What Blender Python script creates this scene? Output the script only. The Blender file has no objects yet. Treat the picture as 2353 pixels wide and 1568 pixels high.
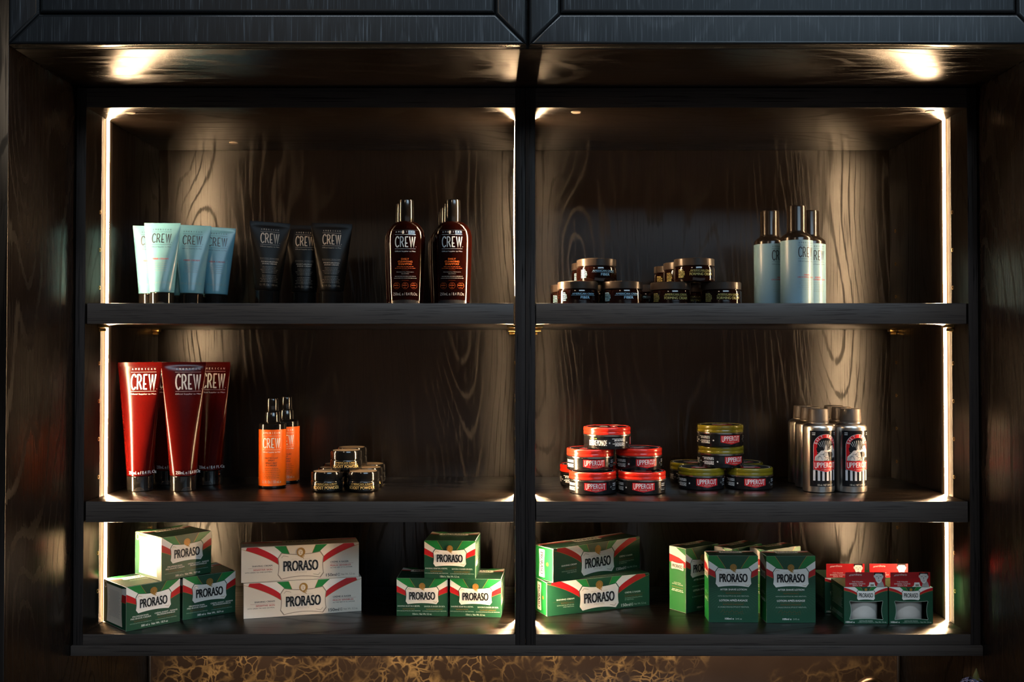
import bpy, bmesh, math, random
from mathutils import Vector, Matrix
from mathutils.geometry import tessellate_polygon

random.seed(7)
COL = bpy.context.scene.collection
PI = math.pi
ZC = 1.55                      # eye height
S1 = ZC + .0786                # upper shelf surface
S2 = ZC - .2079                # middle shelf surface
S3 = ZC - .3985                # bottom panel surface
TOPZ = ZC + .3917
CEILZ = ZC + .3628

# ------------------------------------------------------------------ materials
M = {}
def principled(name, col, rough=.5, metal=0., spec=.5, coat=0., coat_rough=.05, emit=None, estr=0., trans=0., sss=0., aniso=0., ior=1.5):
    m = bpy.data.materials.new(name); m.use_nodes = True
    b = m.node_tree.nodes['Principled BSDF']
    b.inputs['Base Color'].default_value = (*col, 1)
    b.inputs['Roughness'].default_value = rough
    b.inputs['Metallic'].default_value = metal
    b.inputs['Specular IOR Level'].default_value = spec
    b.inputs['Coat Weight'].default_value = coat
    b.inputs['Coat Roughness'].default_value = coat_rough
    b.inputs['IOR'].default_value = ior
    b.inputs['Transmission Weight'].default_value = trans
    if aniso: b.inputs['Anisotropic'].default_value = aniso
    if sss:
        b.inputs['Subsurface Weight'].default_value = sss
        b.inputs['Subsurface Radius'].default_value = (.02, .004, .002)
        b.inputs['Subsurface Scale'].default_value = .5
    if emit:
        b.inputs['Emission Color'].default_value = (*emit, 1)
        b.inputs['Emission Strength'].default_value = estr
    M[name] = m
    return m

def nd(nt, t, **kw):
    n = nt.nodes.new(t)
    for k, v in kw.items(): setattr(n, k, v)
    return n

def math_node(nt, op, a, b=None, clamp=False):
    n = nd(nt, 'ShaderNodeMath', operation=op, use_clamp=clamp)
    for i, x in enumerate((a, b)):
        if x is None: continue
        if isinstance(x, (int, float)): n.inputs[i].default_value = x
        else: nt.links.new(x, n.inputs[i])
    return n.outputs[0]

def maprange(nt, x, a, b, c=0., d=1.):
    n = nd(nt, 'ShaderNodeMapRange')
    nt.links.new(x, n.inputs[0])
    for i, v in enumerate((a, b, c, d)): n.inputs[i+1].default_value = v
    return n.outputs[0]

def mixcol(nt, fac, a, b):
    n = nd(nt, 'ShaderNodeMix', data_type='RGBA')
    nt.links.new(fac, n.inputs[0])
    for i, x in ((6, a), (7, b)):
        if isinstance(x, tuple): n.inputs[i].default_value = (*x, 1)
        else: nt.links.new(x, n.inputs[i])
    return n.outputs[2]

def wood(name, axis, dark, mid, fleck, rough=.34, seed=0., cathedral=1., spec=.5, bump=.04, gspec=None, ringamt=.85, base_amt=.3):
    """black stained oak veneer: ring lines and open pores along one axis"""
    m = bpy.data.materials.new(name); m.use_nodes = True
    nt = m.node_tree; b = nt.nodes['Principled BSDF']
    tc = nd(nt, 'ShaderNodeTexCoord')
    def mapped(s_across, s_along):
        mp = nd(nt, 'ShaderNodeMapping')
        sc = {'Z': (s_across, s_across, s_along), 'X': (s_along, s_across, s_across), 'Y': (s_across, s_along, s_across)}[axis]
        mp.inputs['Scale'].default_value = sc
        mp.inputs['Location'].default_value = (seed, seed*1.7, seed*.6)
        nt.links.new(tc.outputs['Object'], mp.inputs[0])
        return mp.outputs[0]
    def noise(vec, detail=2., rough_=.5, dist=0.):
        n = nd(nt, 'ShaderNodeTexNoise'); n.inputs['Scale'].default_value = 1.
        n.inputs['Detail'].default_value = detail; n.inputs['Roughness'].default_value = rough_
        n.inputs['Distortion'].default_value = dist
        nt.links.new(vec, n.inputs['Vector'])
        return n.outputs['Fac']
    big = noise(mapped(5.2, 1.15), 1.5, .45, .25)
    wob = noise(mapped(60, 9), 2., .6)
    v = math_node(nt, 'ADD', big, math_node(nt, 'MULTIPLY', wob, .012))
    ring = math_node(nt, 'SINE', math_node(nt, 'MULTIPLY', v, 2*PI*26*cathedral))
    ringm = maprange(nt, ring, .45, 1.)
    fib = noise(mapped(620, 11), 2., .6)
    fib2 = noise(mapped(300, 5), 2., .55)
    ragged = maprange(nt, math_node(nt, 'ADD', ringm, math_node(nt, 'MULTIPLY', math_node(nt, 'SUBTRACT', fib2, .5), 1.6)), .55, .95)
    pores = maprange(nt, fib, .56, .66)
    pm = math_node(nt, 'MULTIPLY', pores, math_node(nt, 'ADD', math_node(nt, 'MULTIPLY', ringm, .75), base_amt), True)
    grain = math_node(nt, 'MAXIMUM', math_node(nt, 'MULTIPLY', ragged, ringamt), pm, True)
    c1 = mixcol(nt, fib2, dark, mid)
    c2 = mixcol(nt, grain, c1, fleck)
    bp = nd(nt, 'ShaderNodeBump'); bp.inputs['Strength'].default_value = bump; bp.inputs['Distance'].default_value = .0006
    nt.links.new(math_node(nt, 'SUBTRACT', 1., grain), bp.inputs['Height'])
    nt.nodes.remove(b)
    df = nd(nt, 'ShaderNodeBsdfDiffuse'); gl = nd(nt, 'ShaderNodeBsdfAnisotropic'); gl.distribution = 'BECKMANN'
    fr = nd(nt, 'ShaderNodeFresnel'); fr.inputs['IOR'].default_value = 1.5
    nt.links.new(c2, df.inputs['Color'])
    nt.links.new(maprange(nt, grain, 0, 1, rough, rough+.22), gl.inputs['Roughness'])
    gs = spec*.28 if gspec is None else gspec
    fac = math_node(nt, 'MULTIPLY', math_node(nt, 'MULTIPLY', fr.outputs[0], 2.), maprange(nt, grain, 0, 1, spec, gs), True)
    for q in (df, gl, fr): nt.links.new(bp.outputs[0], q.inputs['Normal'])
    mx = nd(nt, 'ShaderNodeMixShader')
    nt.links.new(fac, mx.inputs[0]); nt.links.new(df.outputs[0], mx.inputs[1]); nt.links.new(gl.outputs[0], mx.inputs[2])
    nt.links.new(mx.outputs[0], nt.nodes['Material Output'].inputs['Surface'])
    M[name] = m
    return m

WD = (.0042, .0030, .0023); WM = (.0085, .0060, .0046); WF = (.0095, .0076, .0062)
wood('oak_upright', 'Z', WD, WM, WF, .30, 1.3, 1., .4, .03, None, .4, .5)
wood('oak_back', 'Z', WD, WM, WF, .28, 4.1, 1.35, .70, .015, None, .62, .6)
wood('oak_level', 'X', WD, WM, WF, .32, 2.2, .8, .8, .04, None, .4, .6)
wood('oak_edge', 'X', (.050, .040, .035), (.072, .059, .052), (.032, .026, .024), .45, 6.2, .5, .30, .03, None, .12, .9)  # front-edge copy of the oak, colour lightened for room light on the fronts
wood('oak_stile', 'Z', (.022, .018, .017), (.034, .028, .026), (.010, .009, .009), .45, 3.2, .5, .10, .03, None, .12, .9)
wood('oak_wall', 'Z', WD, WM, WF, .25, 8.4, 1., .52, .03, None, .5, .4)
wood('oak_door', 'Z', (.012, .0135, .015), (.018, .020, .023), (.06, .07, .08), .40, 11., .8, .19, .10, .36, .10, .38)  # pale bluish flecks paint cool glints on the pores into the colour

def marble():
    m = bpy.data.materials.new('dark_marble'); m.use_nodes = True
    nt = m.node_tree; b = nt.nodes['Principled BSDF']
    tc = nd(nt, 'ShaderNodeTexCoord')
    n1 = nd(nt, 'ShaderNodeTexNoise'); n1.inputs['Scale'].default_value = 14; n1.inputs['Detail'].default_value = 4
    nt.links.new(tc.outputs['Object'], n1.inputs['Vector'])
    vm = nd(nt, 'ShaderNodeVectorMath', operation='MULTIPLY_ADD')
    nt.links.new(n1.outputs['Color'], vm.inputs[0]); vm.inputs[1].default_value = (.06, .06, .06)
    nt.links.new(tc.outputs['Object'], vm.inputs[2])
    def vor(scale, w):
        v = nd(nt, 'ShaderNodeTexVoronoi', feature='DISTANCE_TO_EDGE'); v.inputs['Scale'].default_value = scale
        nt.links.new(vm.outputs[0], v.inputs['Vector'])
        return maprange(nt, v.outputs['Distance'], w, 0.)
    n2 = nd(nt, 'ShaderNodeTexNoise'); n2.inputs['Scale'].default_value = 4.2; n2.inputs['Detail'].default_value = 2
    nt.links.new(tc.outputs['Object'], n2.inputs['Vector'])
    msk = maprange(nt, n2.outputs['Fac'], .36, .58)
    veins = math_node(nt, 'MAXIMUM', math_node(nt, 'MULTIPLY', vor(26, .075), msk), math_node(nt, 'MULTIPLY', vor(60, .10), math_node(nt, 'MULTIPLY', msk, msk)), True)
    n3 = nd(nt, 'ShaderNodeTexNoise'); n3.inputs['Scale'].default_value = 30
    nt.links.new(tc.outputs['Object'], n3.inputs['Vector'])
    veins = math_node(nt, 'MULTIPLY', veins, maprange(nt, n3.outputs['Fac'], .35, .6), True)
    base = mixcol(nt, n1.outputs['Fac'], (.035, .022, .017), (.075, .05, .038))
    nt.links.new(mixcol(nt, veins, base, (.42, .27, .12)), b.inputs['Base Color'])
    b.inputs['Roughness'].default_value = .12
    M['dark_marble'] = m
marble()

def led_material():
    m = bpy.data.materials.new('led'); m.use_nodes = True
    nt = m.node_tree; b = nt.nodes['Principled BSDF']
    b.inputs['Base Color'].default_value = (.012, .009, .007, 1); b.inputs['Roughness'].default_value = .4
    tc = nd(nt, 'ShaderNodeTexCoord'); sp = nd(nt, 'ShaderNodeSeparateXYZ')
    nt.links.new(tc.outputs['Object'], sp.inputs[0])
    d = math_node(nt, 'ABSOLUTE', math_node(nt, 'SUBTRACT', sp.outputs[1], .075))
    core = maprange(nt, d, .0056, .0046)
    q = math_node(nt, 'POWER', 2.718, math_node(nt, 'MULTIPLY', math_node(nt, 'MAXIMUM', math_node(nt, 'SUBTRACT', d, .0046), 0.), -330.))
    edge = maprange(nt, d, .0198, .012)
    st = math_node(nt, 'ADD', math_node(nt, 'MULTIPLY', core, 200.), math_node(nt, 'MULTIPLY', math_node(nt, 'MULTIPLY', q, edge), .9))  # dim falloff beside the core paints lens bloom as emission
    nt.links.new(mixcol(nt, core, (1, .50, .20), (1, .66, .36)), b.inputs['Emission Color'])
    nt.links.new(st, b.inputs['Emission Strength'])
    M['led'] = m
led_material()
principled('door_edge', (.010, .011, .012), .24)
principled('aluminium', (.55, .52, .48), .35, 1)
principled('brass', (.75, .48, .16), .28, 1)
principled('steel_trim', (.45, .38, .33), .35, 1)
principled('bronze', (.42, .28, .18), .30, 1)
principled('black_stone', (.02, .02, .02), .25)
principled('gloss_black', (.006, .0055, .005), .13, coat=.3)
principled('satin_black', (.012, .010, .009), .30)
principled('lid_brown', (.055, .042, .034), .28, .3)
principled('blue_tube', (.115, .30, .39), .25)
principled('black_tube', (.004, .0032, .0027), .34, spec=.13)
principled('red_gel', (.048, .0016, .0011), .17, spec=.30)
principled('amber_dark', (.007, .0010, .0006), .08, coat=.2)
principled('amber_jar', (.009, .0026, .0016), .08, coat=.3)
principled('can_bronze', (.016, .011, .008), .20, .1)
principled('foam_blue', (.20, .36, .46), .30)
principled('orange', (.90, .13, .005), .32)
principled('tin_black', (.008, .008, .009), .22)
principled('tin_red', (.72, .020, .008), .24, coat=.3)
principled('tin_olive', (.17, .135, .006), .26, coat=.2)
principled('tin_silver', (.72, .68, .60), .22, 1)
principled('bottle_aluminium', (.62, .58, .54), .30, 1)
principled('cap_taupe', (.085, .065, .05), .45)
principled('g_dark', (.0075, .066, .031), .40)
principled('g_top_shaded', (.004, .030, .016), .42)  # carton green darkened to paint the shade on top faces
principled('p_cream_top_shaded', (.50, .44, .36), .42)  # carton cream darkened the same way, shade put into the colour
principled('g_bright', (.010, .20, .042), .36)
principled('g_ray', (.028, .12, .075), .36)
principled('p_red', (.52, .010, .014), .36)
principled('p_white', (.90, .86, .80), .40)
principled('p_cream', (.80, .72, .61), .40)
principled('p_black', (.007, .008, .010), .45, spec=.25)
principled('p_gold', (.42, .22, .045), .35, .25)
principled('p_dimgold', (.16, .085, .02), .38)
principled('p_grey', (.36, .36, .36), .4)
principled('p_taupe', (.28, .23, .17), .4)
principled('p_paleline', (.62, .54, .44), .4)
principled('p_lightgreen', (.42, .52, .42), .4)
principled('p_softshadow', (.56, .53, .49), .4)
principled('p_shadow', (.42, .40, .38), .4)
principled('ink_navy', (.012, .02, .03), .4)
principled('ink_red', (.35, .03, .03), .4)
principled('ink_sage', (.17, .27, .29), .4)
principled('ink_silver', (.62, .60, .62), .35)
principled('ink_ice', (.50, .62, .70), .35)
principled('ink_beige', (.42, .33, .25), .35)
principled('ink_dimbeige', (.16, .125, .095), .35)
principled('ink_orange', (.70, .15, .02), .35)
principled('ink_rust', (.30, .06, .01), .35)
principled('ink_skyblue', (.35, .66, .90), .35)
principled('ink_olive', (.50, .46, .16), .35)
principled('ink_gold', (.72, .45, .14), .35)
principled('ink_white', (.85, .82, .80), .35)
principled('ink_green', (.22, .34, .02), .35)
principled('label_dark', (.020, .020, .021), .22)
principled('kraft', (.40, .27, .15), .5)
principled('band_grey', (.20, .19, .19), .3)
principled('skin_print', (.70, .62, .55), .4)
principled('frosted_glass', (.62, .58, .53), .18, sss=0., coat=.4)
principled('plug_plastic', (.36, .29, .23), .5)
principled('flower_blue', (.055, .06, .13), .7)
principled('leaf_olive', (.10, .085, .02), .5)
principled('stem_green', (.02, .035, .012), .6)
principled('vase_dark', (.02, .018, .018), .2)

# ------------------------------------------------------------------ objects
def link(o, parent=None):
    COL.objects.link(o)
    if parent: o.parent = parent
    return o

def mesh_obj(name, verts, faces, mats, parent=None, fm=None, smooth=None):
    me = bpy.data.meshes.new(name)
    me.from_pydata([tuple(v) for v in verts], [], [tuple(f) for f in faces])
    for m in (mats if isinstance(mats, (list, tuple)) else [mats]): me.materials.append(M[m])
    if fm: me.polygons.foreach_set('material_index', fm)
    if smooth is not None:
        me.shade_smooth(); me.set_sharp_from_angle(angle=math.radians(smooth))
    me.update()
    return link(bpy.data.objects.new(name, me), parent)

def bm_obj(name, bm, mats, parent=None, smooth=None):
    bmesh.ops.recalc_face_normals(bm, faces=bm.faces)
    me = bpy.data.meshes.new(name); bm.to_mesh(me); bm.free()
    for m in (mats if isinstance(mats, (list, tuple)) else [mats]): me.materials.append(M[m])
    if smooth is not None:
        me.shade_smooth(); me.set_sharp_from_angle(angle=math.radians(smooth))
    return link(bpy.data.objects.new(name, me), parent)

def add_box(bm, x0, x1, y0, y1, z0, z1, bev=0.):
    r = bmesh.ops.create_cube(bm, size=1)
    vs = r['verts']
    bmesh.ops.scale(bm, vec=(x1-x0, y1-y0, z1-z0), verts=vs)
    bmesh.ops.translate(bm, vec=((x0+x1)/2, (y0+y1)/2, (z0+z1)/2), verts=vs)
    if bev:
        es = list({e for v in vs for e in v.link_edges})
        bmesh.ops.bevel(bm, geom=es, offset=bev, segments=2, affect='EDGES', profile=.5)

def box(name, x0, x1, y0, y1, z0, z1, mat, parent=None, bev=.0006):
    bm = bmesh.new(); add_box(bm, x0, x1, y0, y1, z0, z1, bev)
    return bm_obj(name, bm, mat, parent, 40)

def thing(name, label, cat, loc=(0, 0, 0), rz=0., group=None):
    o = bpy.data.objects.new(name, None); o.empty_display_size = .02
    link(o); o.location = loc; o.rotation_euler = (0, 0, rz)
    o['label'] = label; o['category'] = cat
    if group: o['group'] = group
    return o

def kids(o): return [c for c in COL.objects if c.parent == o]

def dup(root, loc, rz=0., label=None, group=None, tilt=None):
    def cp(o, par):
        c = o.copy(); COL.objects.link(c); c.parent = par
        for k in kids(o): cp(k, c)
        return c
    r = cp(root, None)
    r.location = loc; r.rotation_euler = (tilt[0], tilt[1], rz) if tilt else (0, 0, rz)
    if label: r['label'] = label
    if group: r['group'] = group
    return r

def edge_front(o, mat):
    o.data.materials.append(M[mat])
    for p in o.data.polygons:
        if p.normal.y < -.5: p.material_index = len(o.data.materials)-1
    return o

def structure(o):
    o['kind'] = 'structure'
    return o

def loft(rings, seg=44, cap_bottom=True, cap_top=True):
    """rings: (z, a, b[, yoff]) ellipses"""
    V = []; F = []
    for r in rings:
        z, a, b = r[:3]; yo = r[3] if len(r) > 3 else 0.
        for k in range(seg):
            t = 2*PI*k/seg
            V.append((a*math.cos(t), yo + b*math.sin(t), z))
    for i in range(len(rings)-1):
        for k in range(seg):
            k2 = (k+1) % seg
            F.append((i*seg+k, i*seg+k2, (i+1)*seg+k2, (i+1)*seg+k))
    if cap_bottom: F.append(tuple(reversed(range(seg))))
    if cap_top: F.append(tuple((len(rings)-1)*seg + k for k in range(seg)))
    return V, F

def lathe(name, prof, mat, parent, seg=48, smooth=35, cap_b=True, cap_t=True):
    V, F = loft([(z, r, r) for r, z in prof], seg, cap_b, cap_t)
    return mesh_obj(name, V, F, mat, parent, smooth=smooth)

# ------------------------------------------------------------------ printed designs
_tc = {}
def text_mesh(s, bold=0., shear=0.):
    key = (s, bold, shear)
    if key not in _tc:
        cu = bpy.data.curves.new('t', 'FONT'); cu.body = s; cu.size = 1; cu.resolution_u = 3
        cu.shear = shear
        ob = bpy.data.objects.new('t', cu)
        me = ob.to_mesh()
        V = [(v.co.x, v.co.y) for v in me.vertices]; F = [tuple(p.vertices) for p in me.polygons]
        ob.to_mesh_clear(); bpy.data.objects.remove(ob); bpy.data.curves.remove(cu)
        if bold:      # heavier weight: two slightly shifted impressions
            n = len(V); b = bold*.8
            V = [(x-b, y) for x, y in V]+[(x+b, y) for x, y in V]; F = F+[tuple(i+n for i in f) for f in F]
        xs = [v[0] for v in V]; ys = [v[1] for v in V]
        _tc[key] = (V, F, min(xs), max(xs), min(ys), max(ys))
    return _tc[key]

def clip_poly(P, x0, x1, y0, y1):
    def half(P, f, g):
        out = []
        for i in range(len(P)):
            a, b = P[i], P[(i+1) % len(P)]
            fa, fb = f(a), f(b)
            if fa >= 0: out.append(a)
            if (fa >= 0) != (fb >= 0):
                t = fa/(fa-fb); out.append((a[0]+(b[0]-a[0])*t, a[1]+(b[1]-a[1])*t))
        return out
    for f in (lambda p: p[0]-x0, lambda p: x1-p[0], lambda p: p[1]-y0, lambda p: y1-p[1]):
        if len(P) < 3: return []
        P = half(P, f, None)
    return P

def qcurve(p0, p1, p2, n=12):
    return [((1-t)**2*p0[0]+2*t*(1-t)*p1[0]+t*t*p2[0], (1-t)**2*p0[1]+2*t*(1-t)*p1[1]+t*t*p2[1]) for t in [i/n for i in range(n+1)]]

def area2(P): return sum(P[i][0]*P[(i+1) % len(P)][1]-P[(i+1) % len(P)][0]*P[i][1] for i in range(len(P)))

GLYPH = {  # thin condensed capitals drawn as strokes, unit height
    'C': (.40, [[(.40, .80), (.36, .93), (.27, 1.0), (.17, .97), (.08, .84), (.03, .66), (.02, .45), (.05, .24), (.12, .08), (.22, .0), (.32, .04), (.40, .17)]]),
    'R': (.42, [[(.04, 0), (.04, 1)], [(.04, .98), (.2, .98), (.31, .9), (.35, .75), (.32, .58), (.22, .48), (.04, .46)], [(.2, .47), (.40, 0)]]),
    'E': (.36, [[(.05, 0), (.05, 1)], [(.05, .97), (.34, .97)], [(-.03, .36), (.26, .36)], [(.05, .03), (.34, .03)]]),
    'W': (.60, [[(.0, 1), (.16, 0), (.30, .98)], [(.30, .98), (.42, 0), (.58, 1)]]),
}

class Design:
    def __init__(self): self.items = []
    def add(self, V, F, mat, L): self.items.append((V, F, mat, L))
    def poly(self, P, mat, L=0, holes=()):
        loops = [[Vector((x, y, 0)) for x, y in P]] + [[Vector((x, y, 0)) for x, y in h] for h in holes]
        V = [(v.x, v.y) for l in loops for v in l]
        F = []
        for t in tessellate_polygon(loops):
            if area2([V[i] for i in t]) < 0: t = tuple(reversed(t))
            F.append(tuple(t))
        self.add(V, F, mat, L)
    def rect(self, x0, y0, x1, y1, mat, L=0): self.add([(x0, y0), (x1, y0), (x1, y1), (x0, y1)], [(0, 1, 2, 3)], mat, L)
    def disc(self, x, y, r, mat, L=0, n=20, ry=None):
        ry = ry or r
        self.poly([(x+r*math.cos(2*PI*k/n), y+ry*math.sin(2*PI*k/n)) for k in range(n)], mat, L)
    def strip(self, A, B, mat, L=0, clip=None):
        V = []; F = []
        for i in range(len(A)-1):
            P = [A[i], A[i+1], B[i+1], B[i]]
            if clip: P = clip_poly(P, *clip)
            if len(P) < 3 or abs(area2(P)) < 1e-12: continue
            if area2(P) < 0: P = P[::-1]
            F.append(tuple(range(len(V), len(V)+len(P)))); V += P
        if F: self.add(V, F, mat, L)
    def stroke(self, P, w, mat, L=0, clip=None):
        A = []; B = []
        for i, p in enumerate(P):
            a = Vector(P[max(i-1, 0)]); b = Vector(P[min(i+1, len(P)-1)])
            d = (b-a)
            if d.length < 1e-9: d = Vector((1, 0))
            d.normalize(); n = Vector((-d.y, d.x))
            k = 1.
            if 0 < i < len(P)-1:
                d1 = (Vector(p)-a); d1.normalize(); k = 1/max(.55, abs(d1.dot(d)))
            A.append((p[0]+n.x*w/2*k, p[1]+n.y*w/2*k)); B.append((p[0]-n.x*w/2*k, p[1]-n.y*w/2*k))
        self.strip(B, A, mat, L, clip)
    def ring(self, x, y, r, w, mat, L=0, n=20, a0=0., a1=2*PI):
        A = [(x+(r-w/2)*math.cos(a0+(a1-a0)*k/n), y+(r-w/2)*math.sin(a0+(a1-a0)*k/n)) for k in range(n+1)]
        B = [(x+(r+w/2)*math.cos(a0+(a1-a0)*k/n), y+(r+w/2)*math.sin(a0+(a1-a0)*k/n)) for k in range(n+1)]
        self.strip(A, B, mat, L)
    def text(self, s, x, y, w, h, mat, L=1, al='c', bold=.012, shear=0., warp=None):
        V, F, x0, x1, y0, y1 = text_mesh(s, bold, shear)
        sx = w/(x1-x0); sy = h/(y1-y0)
        ox = {'c': x-w/2, 'l': x, 'r': x-w}[al]
        W = [(ox+(a-x0)*sx, y-h/2+(b-y0)*sy) for a, b in V]
        if warp: W = [warp(p) for p in W]
        if bold:      # two impressions on separate levels
            n = len(W)//2; m = len(F)//2
            self.add(W[:n], F[:m], mat, L); self.add(W[n:], [tuple(i-n for i in f) for f in F[m:]], mat, L+.45)
        else: self.add(W, F, mat, L)
    def dashes(self, x, y, w, rows, pitch, h, mat, L=1, al='c', seed=1):
        rnd = random.Random(seed)
        for r in range(rows):
            ww = w*rnd.uniform(.72, 1.); yy = y-r*pitch
            xs = {'c': x-ww/2, 'l': x, 'r': x-ww}[al]; end = xs+ww
            while xs < end:
                l = min(rnd.uniform(1.5, 5.)*h*1.3, end-xs)
                self.rect(xs, yy-h/2, xs+l, yy+h/2, mat, L); xs += l+h*.9
    def thin_word(self, s, x, y, w, h, mat, L=1, th=.098):
        tot = sum(GLYPH[c][0] for c in s)+.13*(len(s)-1)
        k = w/tot; cx = x-w/2
        for c in s:
            gw, st = GLYPH[c]
            for P in st: self.stroke([(cx+a*k, y-h/2+b*h) for a, b in P], th*h, mat, L)
            cx += (gw+.13)*k
    def build(self, name, parent, fmap, step=None, base=.00012, gap=.00007):
        mats = []
        for it in self.items:
            if it[2] not in mats: mats.append(it[2])
        bm = bmesh.new()
        for V, F, mat, L in self.items:
            vs = [bm.verts.new((x, y, L)) for x, y in V]
            for f in F:
                if len(set(f)) < 3: continue
                try:
                    fc = bm.faces.new([vs[i] for i in f]); fc.material_index = mats.index(mat)
                except ValueError: pass
        if step:
            xs = [v.co.x for v in bm.verts]; a, b = min(xs), max(xs)
            n = int((b-a)/step)+1
            for i in range(1, n):
                bmesh.ops.bisect_plane(bm, geom=bm.verts[:]+bm.edges[:]+bm.faces[:], plane_co=(a+(b-a)*i/n, 0, 0), plane_no=(1, 0, 0))
        for v in bm.verts:
            v.co = fmap(v.co.x, v.co.y, base+gap*v.co.z)
        me = bpy.data.meshes.new(name); bm.to_mesh(me); bm.free()
        for m in mats: me.materials.append(M[m])
        return link(bpy.data.objects.new(name, me), parent)

def on_front(x, y, o): return (x, -o, y)
def on_cyl(r, rot=0.):
    return lambda x, y, o: ((r+o)*math.sin(x/r+rot), -(r+o)*math.cos(x/r+rot), y)
def on_oval(ab, cx=0.):
    def f(x, y, o):
        a, b = ab(y); x += cx
        q = max(-.995, min(.995, x/a)); c = math.sqrt(1-q*q)
        nx, ny = q/a, c/b; l = math.hypot(nx, ny)
        return (x+o*nx/l, -b*c-o*ny/l, y)
    return f

# ================================================================== ROOM SHELL
LX0, LX1 = -.632, .0192        # left cabinet unit
RX0, RX1 = .0196, .6746        # right cabinet unit
PT = .0142                     # side panel thickness

w = structure(box('wall_left', -.95, -.6345, -.19, .36, 0, 2.7, 'oak_wall', None, .0012))
w = structure(box('wall_right', .677, 1.0, -.19, .36, 0, 2.7, 'oak_wall', None, .0012))
w = structure(box('wall_back', -.634, .6765, .312, .36, 0, 2.7, 'dark_marble', None, 0))
structure(box('trim_1', -.634, -.6300, .305, .3115, ZC-.62, ZC-.4305, 'steel_trim', None, .0008))
structure(box('trim_2', .6720, .6765, .305, .3115, ZC-.62, ZC-.4305, 'steel_trim', None, .0008))
structure(box('floor', -4, 4, -5, .36, -.1, 0, 'black_stone', None, 0))

# light pelmet under both cabinets
o = box('pelmet_rail', -.6338, .6763, -.0035, .014, ZC-.429, ZC-.4145, 'oak_edge', None, .0007)
o['label'] = 'long dark wooden pelmet rail running under both shelf cabinets above the marble'; o['category'] = 'trim rail'

# ------------------------------------------------------------------ shelf cabinets
def led_strip(parent, x, side, y, bulge=.002):
    """vertical LED profile on a side panel; side=+1 shines to +x"""
    z0, z1 = S3+.0006, CEILZ-.0006
    V = []; F = []
    n = 14
    lev = bulge if isinstance(bulge, tuple) else ((0, bulge), (1, bulge))
    b1 = lev[0][1]
    for fz, bulge in lev:
        z = z0+(z1-z0)*fz
        for k in range(n+1):
            c = max(0, min(10, k-2)); t = PI*c/10
            yo = -.0062*math.cos(t) if 2 <= k <= 12 else (-.0200, -.0066)[k] if k < 2 else (.0066, .0200)[k-13]
            V.append((x+side*(.00015+bulge*math.sin(t)), y+yo, z))
    for l in range(len(lev)-1):
        for k in range(n): F.append((l*(n+1)+k, l*(n+1)+k+1, (l+1)*(n+1)+k+1, (l+1)*(n+1)+k))
    e = (len(lev)-1)*(n+1)
    F.append(tuple(range(n+1))); F.append(tuple(range(e, e+n+1)))
    bm = bmesh.new()
    vs = [bm.verts.new(v) for v in V]
    for f in F: bm.faces.new([vs[i] for i in f])
    d = bm_obj('led_strip', bm, 'led', parent, 60)
    d['label'] = 'glowing warm white light strip'
    # slim aluminium lip on the side facing the room
    bm = bmesh.new()
    lip = .00025 if b1 > .0015 else .0005
    xa, xb = sorted((x, x+side*lip))
    add_box(bm, xa, xb, y-.0212, y-.0202, z0, z1)
    bm_obj('strip_channel', bm, 'aluminium', d)

def shelf_pin(parent, x, side, y, z):
    """brass support: plate with a round peg below"""
    bm = bmesh.new()
    xa, xb = sorted((x+side*.0004, x+side*.0125))
    add_box(bm, xa, xb, y-.006, y+.006, z-.0042, z-.0001, .0008)
    mt = Matrix.Translation((x+side*.005, y, z-.0072)) @ Matrix.Rotation(PI/2, 4, 'Y')
    bmesh.ops.create_cone(bm, cap_ends=True, segments=16, radius1=.0026, radius2=.0026, depth=.009, matrix=mt)
    return bm_obj('shelf_pin', bm, 'brass', parent, 40)

def sleeve(parent, x, side, y, z):
    bm = bmesh.new()
    n = 14; R0, R1 = .0020, .0031
    ring = []
    for rr, h in ((R0, -.0), (R0, .0005), (R1, .0004), (R1, 0)):
        ring.append([bm.verts.new((x+side*(h+.00005), y+rr*math.cos(2*PI*k/n), z+rr*math.sin(2*PI*k/n))) for k in range(n)])
    for i in range(3):
        for k in range(n): bm.faces.new((ring[i][k], ring[i][(k+1) % n], ring[i+1][(k+1) % n], ring[i+1][k]))
    return bm_obj('pin_sleeve', bm, 'brass', parent, 40)

def plug(parent, x, y, z):
    bm = bmesh.new()
    bmesh.ops.create_cone(bm, cap_ends=True, segments=20, radius1=.0065, radius2=.0072, depth=.0012, matrix=Matrix.Translation((x, y, z-.0006)))
    return bm_obj('screw_cover', bm, 'plug_plastic', parent, 40)

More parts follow.
